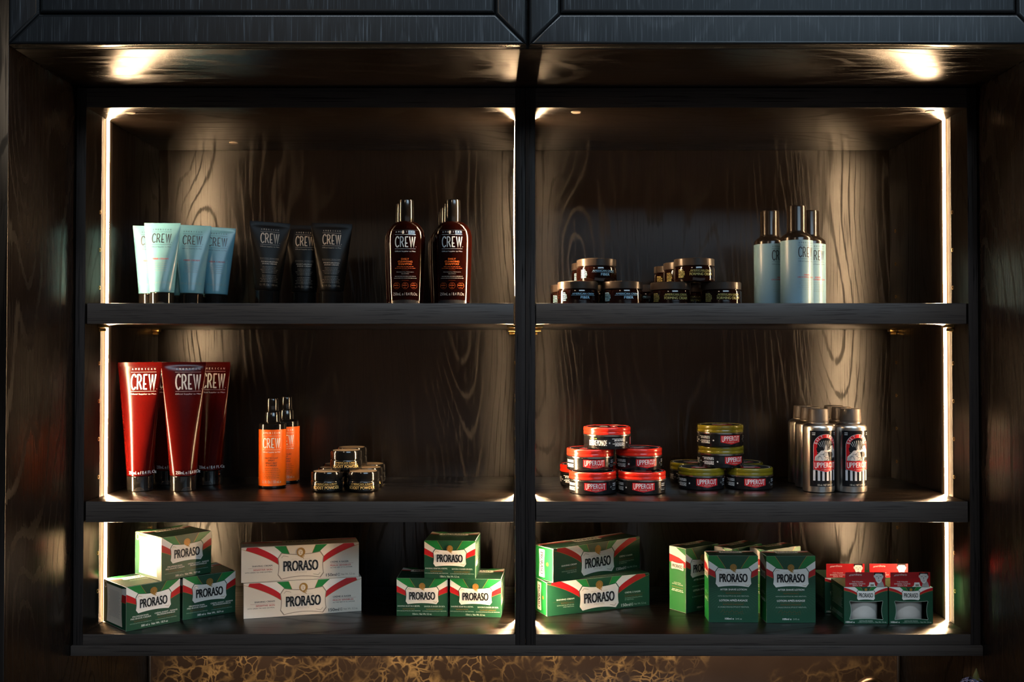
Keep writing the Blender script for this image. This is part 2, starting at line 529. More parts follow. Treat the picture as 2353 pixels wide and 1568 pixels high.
def shelf_cabinet(x0, x1, label, strips, plugs, side_out):
    t = thing('shelf_cabinet', label, 'shelf unit', ((x0+x1)/2, 0, ZC-.4141))
    root = []
    def P(o): root.append(o); return o
    zb = ZC-.4141
    P(edge_front(box('side_panel', x0, x0+PT, 0, .298, zb, TOPZ, 'oak_upright', None), 'oak_stile'))
    P(edge_front(box('side_panel', x1-PT, x1, 0, .298, zb, TOPZ, 'oak_upright', None), 'oak_stile'))
    P(edge_front(box('top_panel', x0+PT, x1-PT, 0, .298, CEILZ, TOPZ, 'oak_level', None), 'oak_edge'))
    P(edge_front(box('bottom_panel', x0+PT, x1-PT, 0, .298, zb, S3, 'oak_level', None), 'oak_edge'))
    P(box('back_panel', x0+.001, x1-.001, .2985, .3075, zb, TOPZ, 'oak_back', None, 0))
    g = .0026; g0 = g if side_out < 0 else .0010
    P(edge_front(box('shelf', x0+PT+g0, x1-PT-g, .0006, .297, ZC+.0486, S1, 'oak_level', None), 'oak_edge'))
    P(edge_front(box('shelf', x0+PT+g0, x1-PT-g, .0006, .297, ZC-.238, S2, 'oak_level', None), 'oak_edge'))
    bm_parts = []
    for x, s, bl in ((x0+PT, 1, strips[0]), (x1-PT, -1, strips[1])):
        led_strip(t, x-t.location.x, s, .075, bl)
        for y in (.050, .272):
            p = shelf_pin(None, x, s, y, ZC+.0486); P(p)
            for k in range(14):
                z = ZC-.3985+.05+.0572*k*.99
                if z > CEILZ-.1: break
                if ZC-.245 < z < S2+.01 or ZC+.04 < z < S1+.01: continue
                P(sleeve(None, x, s, y, z))
    for x, y in plugs: P(plug(None, x, y, CEILZ))
    for o in root:
        o.parent = t
        o.data.transform(Matrix.Translation(-Vector(t.location)))
    # strips were built in mixed space: shift to local z
    for o in kids(t):
        if o.name.startswith('led_strip'):
            for q in [o]+kids(o): q.data.transform(Matrix.Translation((0, 0, -t.location.z)))
    return t

shelf_cabinet(LX0, LX1, 'left dark oak shelf unit holding the tubes, orange bottles and cream cartons', (.002, ((0, .00001), (.64, .0002), (.70, .0012), (.78, .0024), (.90, .0022), (1, .0007))), [(-.565, .028), (-.47, .235)], -1)
shelf_cabinet(RX0, RX1, 'right dark oak shelf unit holding the round tins, silver bottles and small red-topped cartons', (.00002, .002), [(.0945, .025), (.615, .020)], 1)

# ------------------------------------------------------------------ upper cabinet with two doors
def upper_cabinet():
    x0, x1 = -.633, .6755
    t = thing('wall_cabinet', 'dark blue-black wall cabinet with two panelled doors above the lit shelves', 'cabinet', (0, 0, TOPZ+.0008))
    zb = TOPZ+.0008
    body = box('cabinet_body', x0, x1, -.1785, .309, 0, .60, 'oak_level', t)
    def door(xa, xb):
        z0, z1 = .0002, .598; yf = -.198; st = .0385; bv = .0038
        d = thing('door', '', '', (0, 0, 0)); 
        bpy.data.objects.remove(d)
        # back board of the door carries the frame pieces
        dd = box('door', xa, xb, yf+.010, -.1805, z0, z1, 'oak_door', t, .0004)
        X0, X1, Z0, Z1 = xa, xb, z0, z1
        a = st
        def piece(P, nm='door_rail'):
            # chamfered prism from a flat outline
            bm = bmesh.new()
            c = Vector((sum(p[0] for p in P)/len(P), sum(p[1] for p in P)/len(P)))
            n = len(P)
            def inset(dist):
                out = []
                for i in range(n):
                    p0, p1, p2 = Vector(P[i-1]), Vector(P[i]), Vector(P[(i+1) % n])
                    e1 = (p1-p0).normalized(); e2 = (p2-p1).normalized()
                    n1 = Vector((-e1.y, e1.x)); n2 = Vector((-e2.y, e2.x))
                    k = dist/(1+n1.dot(n2))
                    out.append(p1+(n1+n2)*k)
                return out
            if area2(P) < 0: P.reverse()
            loops = [[bm.verts.new((p[0], yf+.0098, p[1])) for p in P]]
            for k in range(6):
                a_ = PI/2*k/5
                loops.append([bm.verts.new((p.x, yf+bv*(1-math.sin(a_)), p.y)) for p in inset(bv*(1-math.cos(a_))+1e-6)])
            for A, B in zip(loops, loops[1:]):
                for i in range(n):
                    j = (i+1) % n
                    bm.faces.new((A[i], A[j], B[j], B[i]))
            bm.faces.new(loops[-1])
            o = bm_obj(nm, bm, ['oak_door', 'door_edge'], dd, 30)
            for p in o.data.polygons:
                if abs(p.normal.y) < .995: p.material_index = 1
            return o
        piece([(X0, Z0), (X1, Z0), (X1-a, Z0+a), (X0+a, Z0+a)])
        piece([(X0, Z1), (X0+a, Z1-a), (X1-a, Z1-a), (X1, Z1)])
        piece([(X0, Z0), (X0+a, Z0+a), (X0+a, Z1-a), (X0, Z1)], 'door_stile')
        piece([(X1, Z0), (X1, Z1), (X1-a, Z1-a), (X1-a, Z0+a)], 'door_stile')
        g = .0016
        piece([(X0+a+g, Z0+a+g), (X1-a-g, Z0+a+g), (X1-a-g, Z1-a-g), (X0+a+g, Z1-a-g)], 'door_panel')
    door(-.6325, .0178); door(.0215, .6725)
    return t
upper_cabinet()

# ================================================================== PRODUCTS
S1 += .0004; S2 += .0004; S3 += .0004      # things stand a hair above the boards
# ---------------- tubes
def tube_ab(h, cap_h, a0, a1, b0, crimp):
    def ab(z):
        t = max(0., min(1., (z-cap_h)/(h-crimp-cap_h)))
        a = a0+(a1-a0)*t**1.05
        b = b0*(1-t**1.15)+.0011*t**1.15
        return a, b
    return ab

def make_tube(name, label, loc, rz, h, cap_h, a0, a1, body_mat, design, crimp=.006, group=None, rib=True):
    t = thing(name, label, 'tube', loc, rz, group)
    ab = tube_ab(h, cap_h, a0, a1, a0, crimp)
    rings = [(cap_h+.0003, a0*.93, a0*.93), (cap_h+.0006, a0*.985, a0*.985)]
    n = 22
    for i in range(n+1):
        z = cap_h+.0012+(h-crimp-cap_h-.0012)*i/n
        rings.append((z, *ab(z)))
    rings += [(h-crimp+.0006, a1+.0002, .0008), (h, a1+.0002, .0008)]
    V, F = loft(rings, 56)
    mesh_obj('tube_body', V, F, body_mat, t, smooth=50)
    lathe('cap', [(a0*.93, 0), (a0*.97, .0006), (a0*.985, cap_h-.0009), (a0*.95, cap_h)], 'gloss_black', t)
    d = Design()
    d.poly([(.0075*math.cos(PI*k/14), .0005+.0058*math.sin(PI*k/14)) for k in range(15)], 'satin_black', 0)
    d.stroke([(.0075*math.cos(PI*k/14), .0005+.0058*math.sin(PI*k/14)) for k in range(15)], .0006, 'lid_brown', 1)
    d.build('thumb_notch', t, on_cyl(a0*.985, .2), .002)
    design.build('printed_label', t, on_oval(ab), .0025)
    return t

def crew_head(d, cx, zA, zL1, zc0, zc1, zL2, zO, w, mat, mat2=None, off=True):
    mat2 = mat2 or mat
    hA = (zA-zL1)*.62
    s = 'AMERICAN'
    for i, ch in enumerate(s):
        d.text(ch, cx-w/2+w*(i+.5)/8, zA, hA*(.75 if ch != 'I' else .2), hA, mat)
    d.rect(cx-w/2, zL1-.00018, cx+w/2, zL1+.00018, mat, 1)
    d.thin_word('CREW', cx, (zc0+zc1)/2, w*.97, zc1-zc0, mat)
    d.disc(cx+w*.52, zc0+.0004, .00045, mat, 1, 8)
    d.rect(cx-w/2, zL2-.00018, cx+w/2, zL2+.00018, mat, 1)
    d.text('Official Supplier to Men', cx, zO, w, hA*.95, mat2, bold=.0)

# light blue
d = Design()
crew_head(d, .0, .1197, .1159, .0990, .1131, .0961, .0921, .0300, 'ink_navy')
d.text('FIBER CREAM', 0, .0735, .024, .0025, 'ink_red', bold=.03)
d.dashes(0, .0680, .024, 5, .0033, .0007, 'ink_sage')
d.text('100 mL e / 3.3 Fl. Oz', 0, .0367, .031, .0035, 'ink_sage', bold=0)
G = 'light blue cream tubes on the upper left shelf'
tb = make_tube('cream_tube', 'palest blue cream tube, nearest the front, second from the left light strip', (-.5435, .1053, S1), math.radians(2), .130, .0212, .0183, .0277, 'blue_tube', d, .0058, G)
for x, y, rz, tl, lab in (
    (-.5735, .1400, 11, (0, 0), 'pale blue cream tube at the left end, half behind the palest one'),
    (-.5075, .1340, 12, (0, math.radians(1)), 'blue cream tube second from the right end of the blue row'),
    (-.4770, .1605, 17, (0, math.radians(1.5)), 'blue cream tube at the right end of the blue row'),
    (-.5500, .1900, 6, (0, 0), 'blue cream tube peeking out behind the palest blue tube'),
    (-.5050, .2050, 4, (0, 0), 'greenish lit blue cream tube wedged behind the two right blue tubes')):
    dup(tb, (x, y, S1+abs(tl[1])*.021), math.radians(rz), lab, G, tl)

# black tubes
d = Design()
crew_head(d, .0, .1261, .1224, .1038, .1198, .1013, .0978, .0297, 'ink_beige')
d.text('SHAVING SKINCARE', 0, .0788, .0295, .0018, 'ink_dimbeige', bold=0)
d.rect(-.0145, .0766, .0145, .0769, 'ink_dimbeige', 1)
d.text('MOISTURIZING', 0, .0733, .025, .0022, 'ink_beige', bold=.02)
d.text('SHAVE CREAM', 0, .0700, .0225, .0022, 'ink_beige', bold=.02)
d.dashes(0, .0652, .028, 5, .0024, .0006, 'ink_dimbeige')
d.dashes(0, .0510, .028, 5, .0025, .0006, 'ink_dimbeige', seed=3)
d.text('5.1 Fl. Oz / 150 mL', 0, .0360, .028, .0031, 'ink_dimbeige', bold=0)
G = 'black shave cream tubes on the upper left shelf'
tb = make_tube('shave_cream_tube', 'black shave cream tube at the left of the black trio', (-.3945, .1610, S1+.0008), math.radians(20), .1385, .0275, .0200, .0325, 'black_tube', d, .0070, G)
tb.rotation_euler = (0, math.radians(2.0), math.radians(20))
dup(tb, (-.3420, .1960, S1), math.radians(9), 'middle black shave cream tube set back between two others', G, (0, math.radians(.5)))
dup(tb, (-.2935, .1720, S1), math.radians(10), 'black shave cream tube at the right of the black trio', G, (0, math.radians(.6)))

# red gel tubes
d = Design()
crew_head(d, .0065, .1893, .1845, .1575, .1810, .1545, .1500, .0385, 'ink_silver')
dv = Design(); dv.text('250mL e / 8.4 Fl.Oz', .0065, .0290, .037, .0048, 'ink_silver', bold=.01)
G = 'tall red gel tubes on the middle left shelf'
tb = make_tube('gel_tube', 'tall bright red gel tube standing closest to the left light strip', (-.5815, .121, S2), math.radians(4), .2000, .0232, .0200, .0333, 'red_gel', d, .007, G)
dv.build('volume_print', tb, on_oval(tube_ab(.2, .0232, .02, .0333, .02, .007)), .0025)
tb.rotation_euler = (0, math.radians(-.5), math.radians(4))
dup(tb, (-.5150, .123, S2), math.radians(22), 'tall red gel tube in front, middle of the red group, with a bright streak', G)
dup(tb, (-.4965, .2000, S2), math.radians(-4), 'dark red gel tube at the right back of the red group', G)
dup(tb, (-.5670, .2010, S2), math.radians(2), 'red gel tube mostly hidden behind the two front red tubes', G)

# ---------------- shampoo bottles
def sh_ab(z):
    pts = [(0, .0238, .0150), (.002, .0249, .0162), (.02, .0258, .0168), (.06, .0273, .0177), (.095, .0282, .0183), (.104, .0281, .0182), (.1125, .0262, .0172), (.119, .0222, .0150), (.1235, .0172, .0124), (.1255, .0125, .0108)]
    for i in range(len(pts)-1):
        z0, z1 = pts[i][0], pts[i+1][0]
        if z <= z1:
            t = max(0, (z-z0)/(z1-z0))
            return tuple(pts[i][k]+(pts[i+1][k]-pts[i][k])*t for k in (1, 2))
    return pts[-1][1:]
def make_shampoo():
    t = thing('shampoo_bottle', 'dark shampoo bottle with flip cap at the front, left of the front pair', 'bottle', (-.1615, .052, S1), math.radians(1), 'dark shampoo bottles on the upper left shelf')
    zs = [0, .001, .002, .01, .02, .03, .045, .06, .075, .085, .095, .1, .104, .107, .11, .1125, .115, .117, .119, .121, .1225, .1235, .1245, .1255]
    V, F = loft([(z, *sh_ab(z)) for z in zs], 56)
    mesh_obj('bottle_body', V, F, 'amber_dark', t, smooth=50)
    V, F = loft([(.1255, .0110, .0100), (.1262, .0114, .0104), (.1560, .0111, .0101), (.1576, .0107, .0098), (.1582, .0098, .0090)], 40)
    mesh_obj('flip_cap', V, F, 'gloss_black', t, smooth=40)
    d = Design()
    d.rect(-.0205, .004, .0205, .112, 'label_dark', 0)
    crew_head(d, 0, .1088, .1048, .0866, .1018, .0840, .0800, .030, 'ink_ice')
    for s, z, w in (('DAILY', .0690, .0112), ('CLEANSING', .0652, .0212), ('SHAMPOO', .0615, .0200)): d.text(s, 0, z, w, .0026, 'ink_orange', bold=.03)
    d.dashes(0, .0578, .032, 2, .0024, .0008, 'ink_rust')
    d.rect(-.005, .0527, .005, .0529, 'ink_rust', 1)
    d.text('Shampooing Nettoyant', 0, .0498, .0255, .0016, 'p_grey', bold=0)
    d.text('Quotidien', 0, .0473, .011, .0016, 'p_grey', bold=0)
    d.dashes(0, .0436, .034, 2, .0026, .0006, 'p_grey', seed=5)
    d.rect(-.005, .0377, .005, .0379, 'ink_rust', 1)
    for x in (-.0125, 0, .0125):
        d.ring(x, .0300, .0046, .0003, 'ink_rust', 1); d.dashes(x, .0304, .010, 1, .001, .0011, 'ink_rust')
        d.dashes(x, .0328, .005, 1, .001, .0006, 'ink_rust'); d.dashes(x, .0275, .005, 1, .001, .0006, 'ink_rust')
    d.text('250mL e / 8.4 Fl.Oz.', 0, .0178, .0355, .0042, 'p_grey', bold=0)
    d.build('printed_label', t, on_oval(sh_ab), .002)
    return t
def rescale(t, k):
    for o in kids(t): o.data.transform(Matrix.Scale(k, 4))
tb = make_shampoo(); G = tb['group']; rescale(tb, 1.05)
tb.location = (-.1646, .1065, S1)
dup(tb, (-.0919, .1065, S1), math.radians(-1), 'dark shampoo bottle with flip cap at the front, nearest the centre divider', G)
dup(tb, (-.1738, .1480, S1), 0, 'shampoo bottle directly behind the left front shampoo bottle', G)
dup(tb, (-.0989, .1480, S1), 0, 'shampoo bottle second in the line behind the right front shampoo bottle', G)
dup(tb, (-.1060, .1880, S1), 0, 'shampoo bottle third in the line behind the right front shampoo bottle', G)
dup(tb, (-.1121, .2280, S1), 0, 'rearmost shampoo bottle in the line beside the centre divider', G)

# ---------------- flat styling jars (upper right)
def make_jar(name, label, loc, rz, ink, word, ww, group):
    t = thing(name, label, 'jar', loc, rz, group)
    r = .0312
    lathe('jar_body', [(r*.90, 0), (r*.975, .001), (r, .003), (r, .0205), (r*.985, .0225), (r*.93, .0238), (r*.93, .0246)], 'amber_jar', t)
    lathe('lid', [(r*.95, .0246), (r*.985, .0250), (r*.985, .0352), (r*.96, .0360)], 'lid_brown', t)
    d = Design()
    d.text('AMERICAN CREW', 0, .0168, .036, .0024, ink, bold=.01)
    d.rect(-.0195, .0144, .0195, .0147, ink, 1)
    d.text(word, 0 if ww > .02 else .002, .0112, ww, .0037, ink, bold=.015)
    d.dashes(-.0385, .0185, .012, 8, .0017, .0007, ink, al='l')
    d.build('printed_label', t, on_cyl(r), .002)
    return t
G = 'dark jars with pale blue lettering on the upper right shelf'
JH = .0361
tb = make_jar('styling_jar', 'dark jar with blue lettering in front, nearest the centre divider', (.1005, .082, S1), math.radians(14), 'ink_skyblue', 'FIBER', .0145, G)
dup(tb, (.1690, .082, S1), math.radians(8), 'dark jar with blue lettering, right one of the front pair', G)
dup(tb, (.1310, .100, S1+JH), math.radians(17), 'dark jar with blue lettering stacked on top at the front', G)
dup(tb, (.0925, .150, S1), math.radians(10), 'dark jar with blue lettering standing behind the one nearest the divider', G)
dup(tb, (.1270, .1650, S1+JH), math.radians(10), 'dark jar stacked behind the top jar with blue lettering', G)
dup(tb, (.1552, .155, S1), math.radians(5), 'dark jar at the back supporting the rear stacked jar with blue lettering', G)
dup(tb, (.2185, .160, S1), math.radians(5), 'shadowy dark jar at the back between the two jar groups', G)
G = 'dark jars with olive lettering on the upper right shelf'
tb = make_jar('styling_jar', 'dark jar with olive lettering, left one of the front pair', (.2450, .098, S1), math.radians(8), 'ink_olive', 'FORMING CREAM', .0375, G)
dup(tb, (.3230, .098, S1), math.radians(12), 'dark jar with olive lettering at the right, nearest the pale blue cans', G)
dup(tb, (.2810, .094, S1+JH), math.radians(12), 'dark jar with olive lettering stacked on top at the front', G)
dup(tb, (.2740, .1570, S1+JH), math.radians(8), 'dark jar stacked second behind the top jar with olive lettering', G)
dup(tb, (.2680, .2210, S1+JH), math.radians(8), 'dark jar stacked rearmost on the olive lettered pile', G)
dup(tb, (.2920, .160, S1), math.radians(8), 'dark jar at the back in the gap between the front olive lettered jars', G)
dup(tb, (.2700, .2250, S1), math.radians(8), 'dark jar at the very back under the rearmost stacked jar', G)

# ---------------- foam cans
def make_foam():
    t = thing('foam_can', 'pale blue foam can with tall dark cap, front one of three', 'can', (.4275, .066, S1), math.radians(2), 'pale blue foam cans on the upper right shelf')
    r = .0234
    lathe('can_body', [(r*.96, 0), (r, .001), (r, .1000), (r*.97, .1025), (r*.80, .1065), (r*.70, .1082), (r*.66, .1086)], 'can_bronze', t)
    lathe('cap', [(.0146, .1087), (.0150, .1095), (.0141, .1120), (.0141, .1465), (.0134, .1485), (.0120, .1490)], 'can_bronze', t)
    d = Design()
    d.rect(-r*2.9, .0012, r*2.9, .0968, 'foam_blue', 0)
    crew_head(d, 0, .0925, .0888, .0715, .0862, .0690, .0652, .0265, 'ink_navy')
    d.text('FIBER', 0, .0455, .0098, .0022, 'ink_red', bold=.03)
    d.text('GROOMING FOAM', 0, .0422, .0285, .0022, 'ink_red', bold=.03)
    d.dashes(0, .0375, .025, 6, .0026, .0006, 'ink_sage')
    d.text('6.7 Fl. Oz / 200 mL', 0, .0055, .0285, .0028, 'ink_sage', bold=0)
    d.build('printed_label', t, on_cyl(r, math.radians(20)), .0018)
    return t
tb = make_foam(); G = tb['group']; rescale(tb, 1.054); tb.location = (.4441, .1113, S1)
dup(tb, (.4149, .1613, S1), math.radians(6), 'pale blue foam can at the left behind the front can', G)
dup(tb, (.4795, .1613, S1), math.radians(-6), 'pale blue foam can at the right behind the front can', G)

# ---------------- orange spray bottles
def make_spray():
    t = thing('spray_bottle', 'orange labelled spray bottle with dark pump, front one', 'bottle', (-.3840, .1590, S2), math.radians(2), 'orange spray bottles on the middle left shelf')
    r = .0215
    lathe('bottle_body', [(r*.95, 0), (r, .001), (r, .0990), (r*.985, .1010), (r*.93, .1022), (.0125, .1036), (.0118, .1050)], 'gloss_black', t)
    lathe('collar', [(.0122, .1045), (.0126, .1050), (.0124, .1195), (.0118, .1204)], 'gloss_black', t)
    lathe('spray_cap', [(.0096, .1205), (.0099, .1210), (.0095, .1400), (.0088, .1418), (.0078, .1422)], 'gloss_black', t)
    d = Design()
    d.rect(-r*2.85, .0038, r*2.85, .0930, 'orange', 0)
    crew_head(d, 0, .0878, .0830, .0640, .0795, .0612, .0572, .0282, 'ink_white')
    for s, z, w in (('MATTE CLAY', .0480, .0210), ('SPRAY', .0444, .0103), ('SPRAY MAT', .0402, .0185), ("A L'ARGILE", .0366, .0175)): d.text(s, 0, z, w, .0024, 'ink_navy', bold=.025)
    d.dashes(0, .0315, .030, 6, .0029, .0007, 'ink_rust')
    d.text('5.1 Fl. Oz / 150 mL e', 0, .0105, .0312, .0044, 'p_paleline', bold=0)
    d.build('printed_label', t, on_cyl(r, math.radians(7)), .0018)
    return t
tb = make_spray(); G = tb['group']
dup(tb, (-.3765, .2245, S2), math.radians(0), 'orange labelled spray bottle standing behind the front one', G)

# ---------------- boost powder jars
def make_powder():
    t = thing('powder_jar', 'small black powder jar at the front left of the pyramid', 'jar', (-.2885, .1180, S2), math.radians(6), 'small black powder jars on the middle left shelf')
    r = .0250
    lathe('jar_body', [(r*.86, 0), (r*.95, .0012), (r, .0040), (r, .0150), (r*.965, .0166), (r*.94, .0170), (r*.94, .0175)], 'gloss_black', t)
    lathe('lid', [(r*.95, .0175), (r*.985, .0180), (r*.985, .0275), (r*.95, .0300), (r*.88, .0306), (r*.86, .0302)], 'gloss_black', t)
    bm = bmesh.new()
    bmesh.ops.create_cone(bm, cap_ends=True, segments=40, radius1=r*.84, radius2=r*.84, depth=.0003, matrix=Matrix.Translation((0, 0, .0304)))
    s = bm_obj('lid_sticker', bm, 'kraft', t); s['label'] = 'tan round sticker on the lid'
    d = Design()
    d.text('AMERICAN CREW', 0, .0126, .036, .0026, 'ink_gold', bold=.0)
    d.rect(-.020, .0100, .020, .0103, 'ink_gold', 1)
    d.text('BOOST POWDER', 0, .0068, .043, .0042, 'ink_gold', bold=.02)
    d.build('printed_label', t, on_cyl(r), .0018)
    d2 = Design(); d2.ring(0, 0, .019, .0004, 'p_dimgold', 0); d2.dashes(0, .006, .026, 5, .003, .0006, 'p_dimgold')
    d2.build('lid_print', t, lambda x, y, o: (x, y, .0306+o-.0001))
    return t
tb = make_powder(); G = tb['group']; PH = .0309
dup(tb, (-.2320, .1180, S2), math.radians(2), 'small black powder jar at the front right of the pyramid', G)
dup(tb, (-.2615, .1350, S2+PH), math.radians(7), 'small black powder jar on top of the pyramid at the front', G)
dup(tb, (-.2885, .1720, S2), math.radians(2), 'small black powder jar second in the left column', G)
dup(tb, (-.2335, .1720, S2), math.radians(14), 'small black powder jar second in the right column', G)
dup(tb, (-.2905, .2250, S2), math.radians(2), 'small black powder jar at the back of the left column', G)
dup(tb, (-.2360, .2250, S2), math.radians(14), 'small black powder jar at the back of the right column', G)
dup(tb, (-.2615, .1885, S2+PH), math.radians(2), 'small black powder jar on top of the pyramid at the back', G)

# ---------------- pomade tins
def star(d, x, y, r, mat, L=1):
    d.poly([(x+(r if k % 2 == 0 else r*.42)*math.sin(PI*k/5), y+(r if k % 2 == 0 else r*.42)*math.cos(PI*k/5)) for k in range(10)], mat, L)

def uppercut_logo(d, x, y, w, h, L=1):
    """y is the top edge; pentagon badge with lettering"""
    P = [(x-w/2, y-.02*h), (x, y), (x+w/2, y-.02*h), (x+w/2, y-h*.76), (x, y-h), (x-w/2, y-h*.76)]
    d.poly(P, 'p_red', L)
    s = 'UPPERCUT'; n = len(s); k = .90*w/n
    for i, ch in enumerate(s):
        tall = ch in 'UT' and i in (0, n-1)
        hh = h*(.62 if tall else .50)
        d.text(ch, x-.45*w+k*(i+.5), y-h*.10-hh/2, k*.88, hh, 'ink_white', L+1, bold=.02)
    d.text('DELUXE', x, y-h*.77, w*.30, h*.12, 'p_paleline', L+1, bold=.0)
    for s_ in (-1, 1): star(d, x+s_*w*.23, y-h*.77, h*.05, 'p_paleline', L+1)

def make_tin(name, label, loc, rz, lidmat, group):
    t = thing(name, label, 'tin', loc, rz, group)
    r = .0366
    lathe('tin_body', [(r*.955, 0), (r*.975, .0006), (r*.985, .0015), (r*.985, .0195)], 'tin_black', t, 64)
    lathe('rim', [(r*.985, .0195), (r*1.01, .0199), (r*1.015, .0208), (r*1.01, .0219), (r*.99, .0223)], 'tin_silver', t, 64)
    lathe('lid', [(r*.985, .0223), (r*1.0, .0228), (r*1.0, .0252), (r*.985, .0262), (r*.985, .0266), (r*1.0, .0276), (r*1.0, .0310), (r*.985, .0326), (r*.955, .0334), (r*.93, .0331), (r*.925, .0326)], lidmat, t, 64)
    d = Design()
    uppercut_logo(d, 0, .0180, .0345, .0142)
    star(d, -.0285, .0098, .0017, 'ink_white')
    d.dashes(-.0345, .0160, .022, 3, .0015, .0008, 'ink_white', al='r', seed=2)
    d.dashes(-.0345, .0100, .022, 4, .0015, .0008, 'ink_white', al='r', seed=4)
    d.stroke([(.0255, .0098), (.0265, .0106), (.0272, .0125)], .0006, 'p_grey'); d.stroke([(.0265, .0106), (.0282, .0112)], .0006, 'p_grey')
    d.dashes(.0365, .0155, .013, 2, .0028, .0018, 'p_grey', seed=8)
    d.rect(.0280, .0086, .0440, .0089, 'p_grey', 1); d.dashes(.036, .0066, .015, 1, .001, .0008, 'p_grey')
    # far side of the wrap
    d.text('DELUXE POMADE', -.0790, .0098, .030, .0085, 'ink_white', bold=.03)
    d.dashes(-.0860, .0163, .016, 1, .001, .0014, 'ink_green')
    star(d, -.0600, .0098, .0017, 'ink_white')
    d.build('printed_label', t, on_cyl(r*.985), .0022)
    d2 = Design()
    d2.disc(0, 0, r*.92, 'tin_black', 0, 40)
    d2.ring(0, 0, r*.86, .0006, 'ink_white', 1, 40)
    P = [(-.018, -.004), (.014, -.006), (.014, -.016), (-.018, -.014)]
    d2.poly(P, 'p_red', 1)
    d2.dashes(-.002, -.010, .026, 1, .001, .003, 'ink_white', 2)
    d2.poly([(-.014, .002), (-.006, .014), (.003, .010), (.012, .016), (.016, .004), (.004, -.001)], 'band_grey', 1)
    d2.dashes(.0, .008, .018, 3, .004, .0012, 'p_grey', 2)
    d2.build('lid_print', t, lambda x, y, o: (x, y, .0327+o))
    return t
TH = .0336
G = 'red lidded pomade tins on the middle right shelf'
tb = make_tin('pomade_tin', 'red lidded black tin at the bottom front left of its pile', (.1243, .1000, S2), math.radians(3), 'tin_red', G)
dup(tb, (.2005, .1010, S2), math.radians(-3), 'red lidded black tin at the bottom front right of its pile', G)
dup(tb, (.1150, .1960, S2), math.radians(30), 'red lidded black tin at the bottom back left of its pile', G)
dup(tb, (.1217, .1140, S2+TH), math.radians(6), 'red lidded black tin in the second layer, left', G)
dup(tb, (.1985, .1250, S2+TH), math.radians(14), 'red lidded black tin in the second layer, right, partly shadowed', G)
dup(tb, (.1480, .1130, S2+2*TH), math.radians(96), 'red lidded black tin alone on top of the red pile', G)
dup(tb, (.1930, .1900, S2), math.radians(20), 'red lidded black tin hidden at the bottom back right of its pile', G)
G = 'olive lidded pomade tins on the middle right shelf'
tb = make_tin('pomade_tin', 'olive lidded black tin at the bottom front left of its pile', (.3020, .1541, S2), math.radians(5), 'tin_olive', G)
dup(tb, (.3792, .1541, S2), math.radians(2), 'olive lidded black tin at the bottom front right of its pile', G)
dup(tb, (.3010, .2290, S2), math.radians(35), 'olive lidded black tin at the bottom back left of its pile', G)
dup(tb, (.3830, .2300, S2), math.radians(35), 'olive lidded black tin at the bottom back right of its pile', G)
dup(tb, (.3351, .1620, S2+TH), math.radians(26), 'olive lidded black tin resting on the bottom layer, under the top one', G)
dup(tb, (.3335, .1580, S2+2*TH), math.radians(17), 'olive lidded black tin topmost of the olive pile', G)

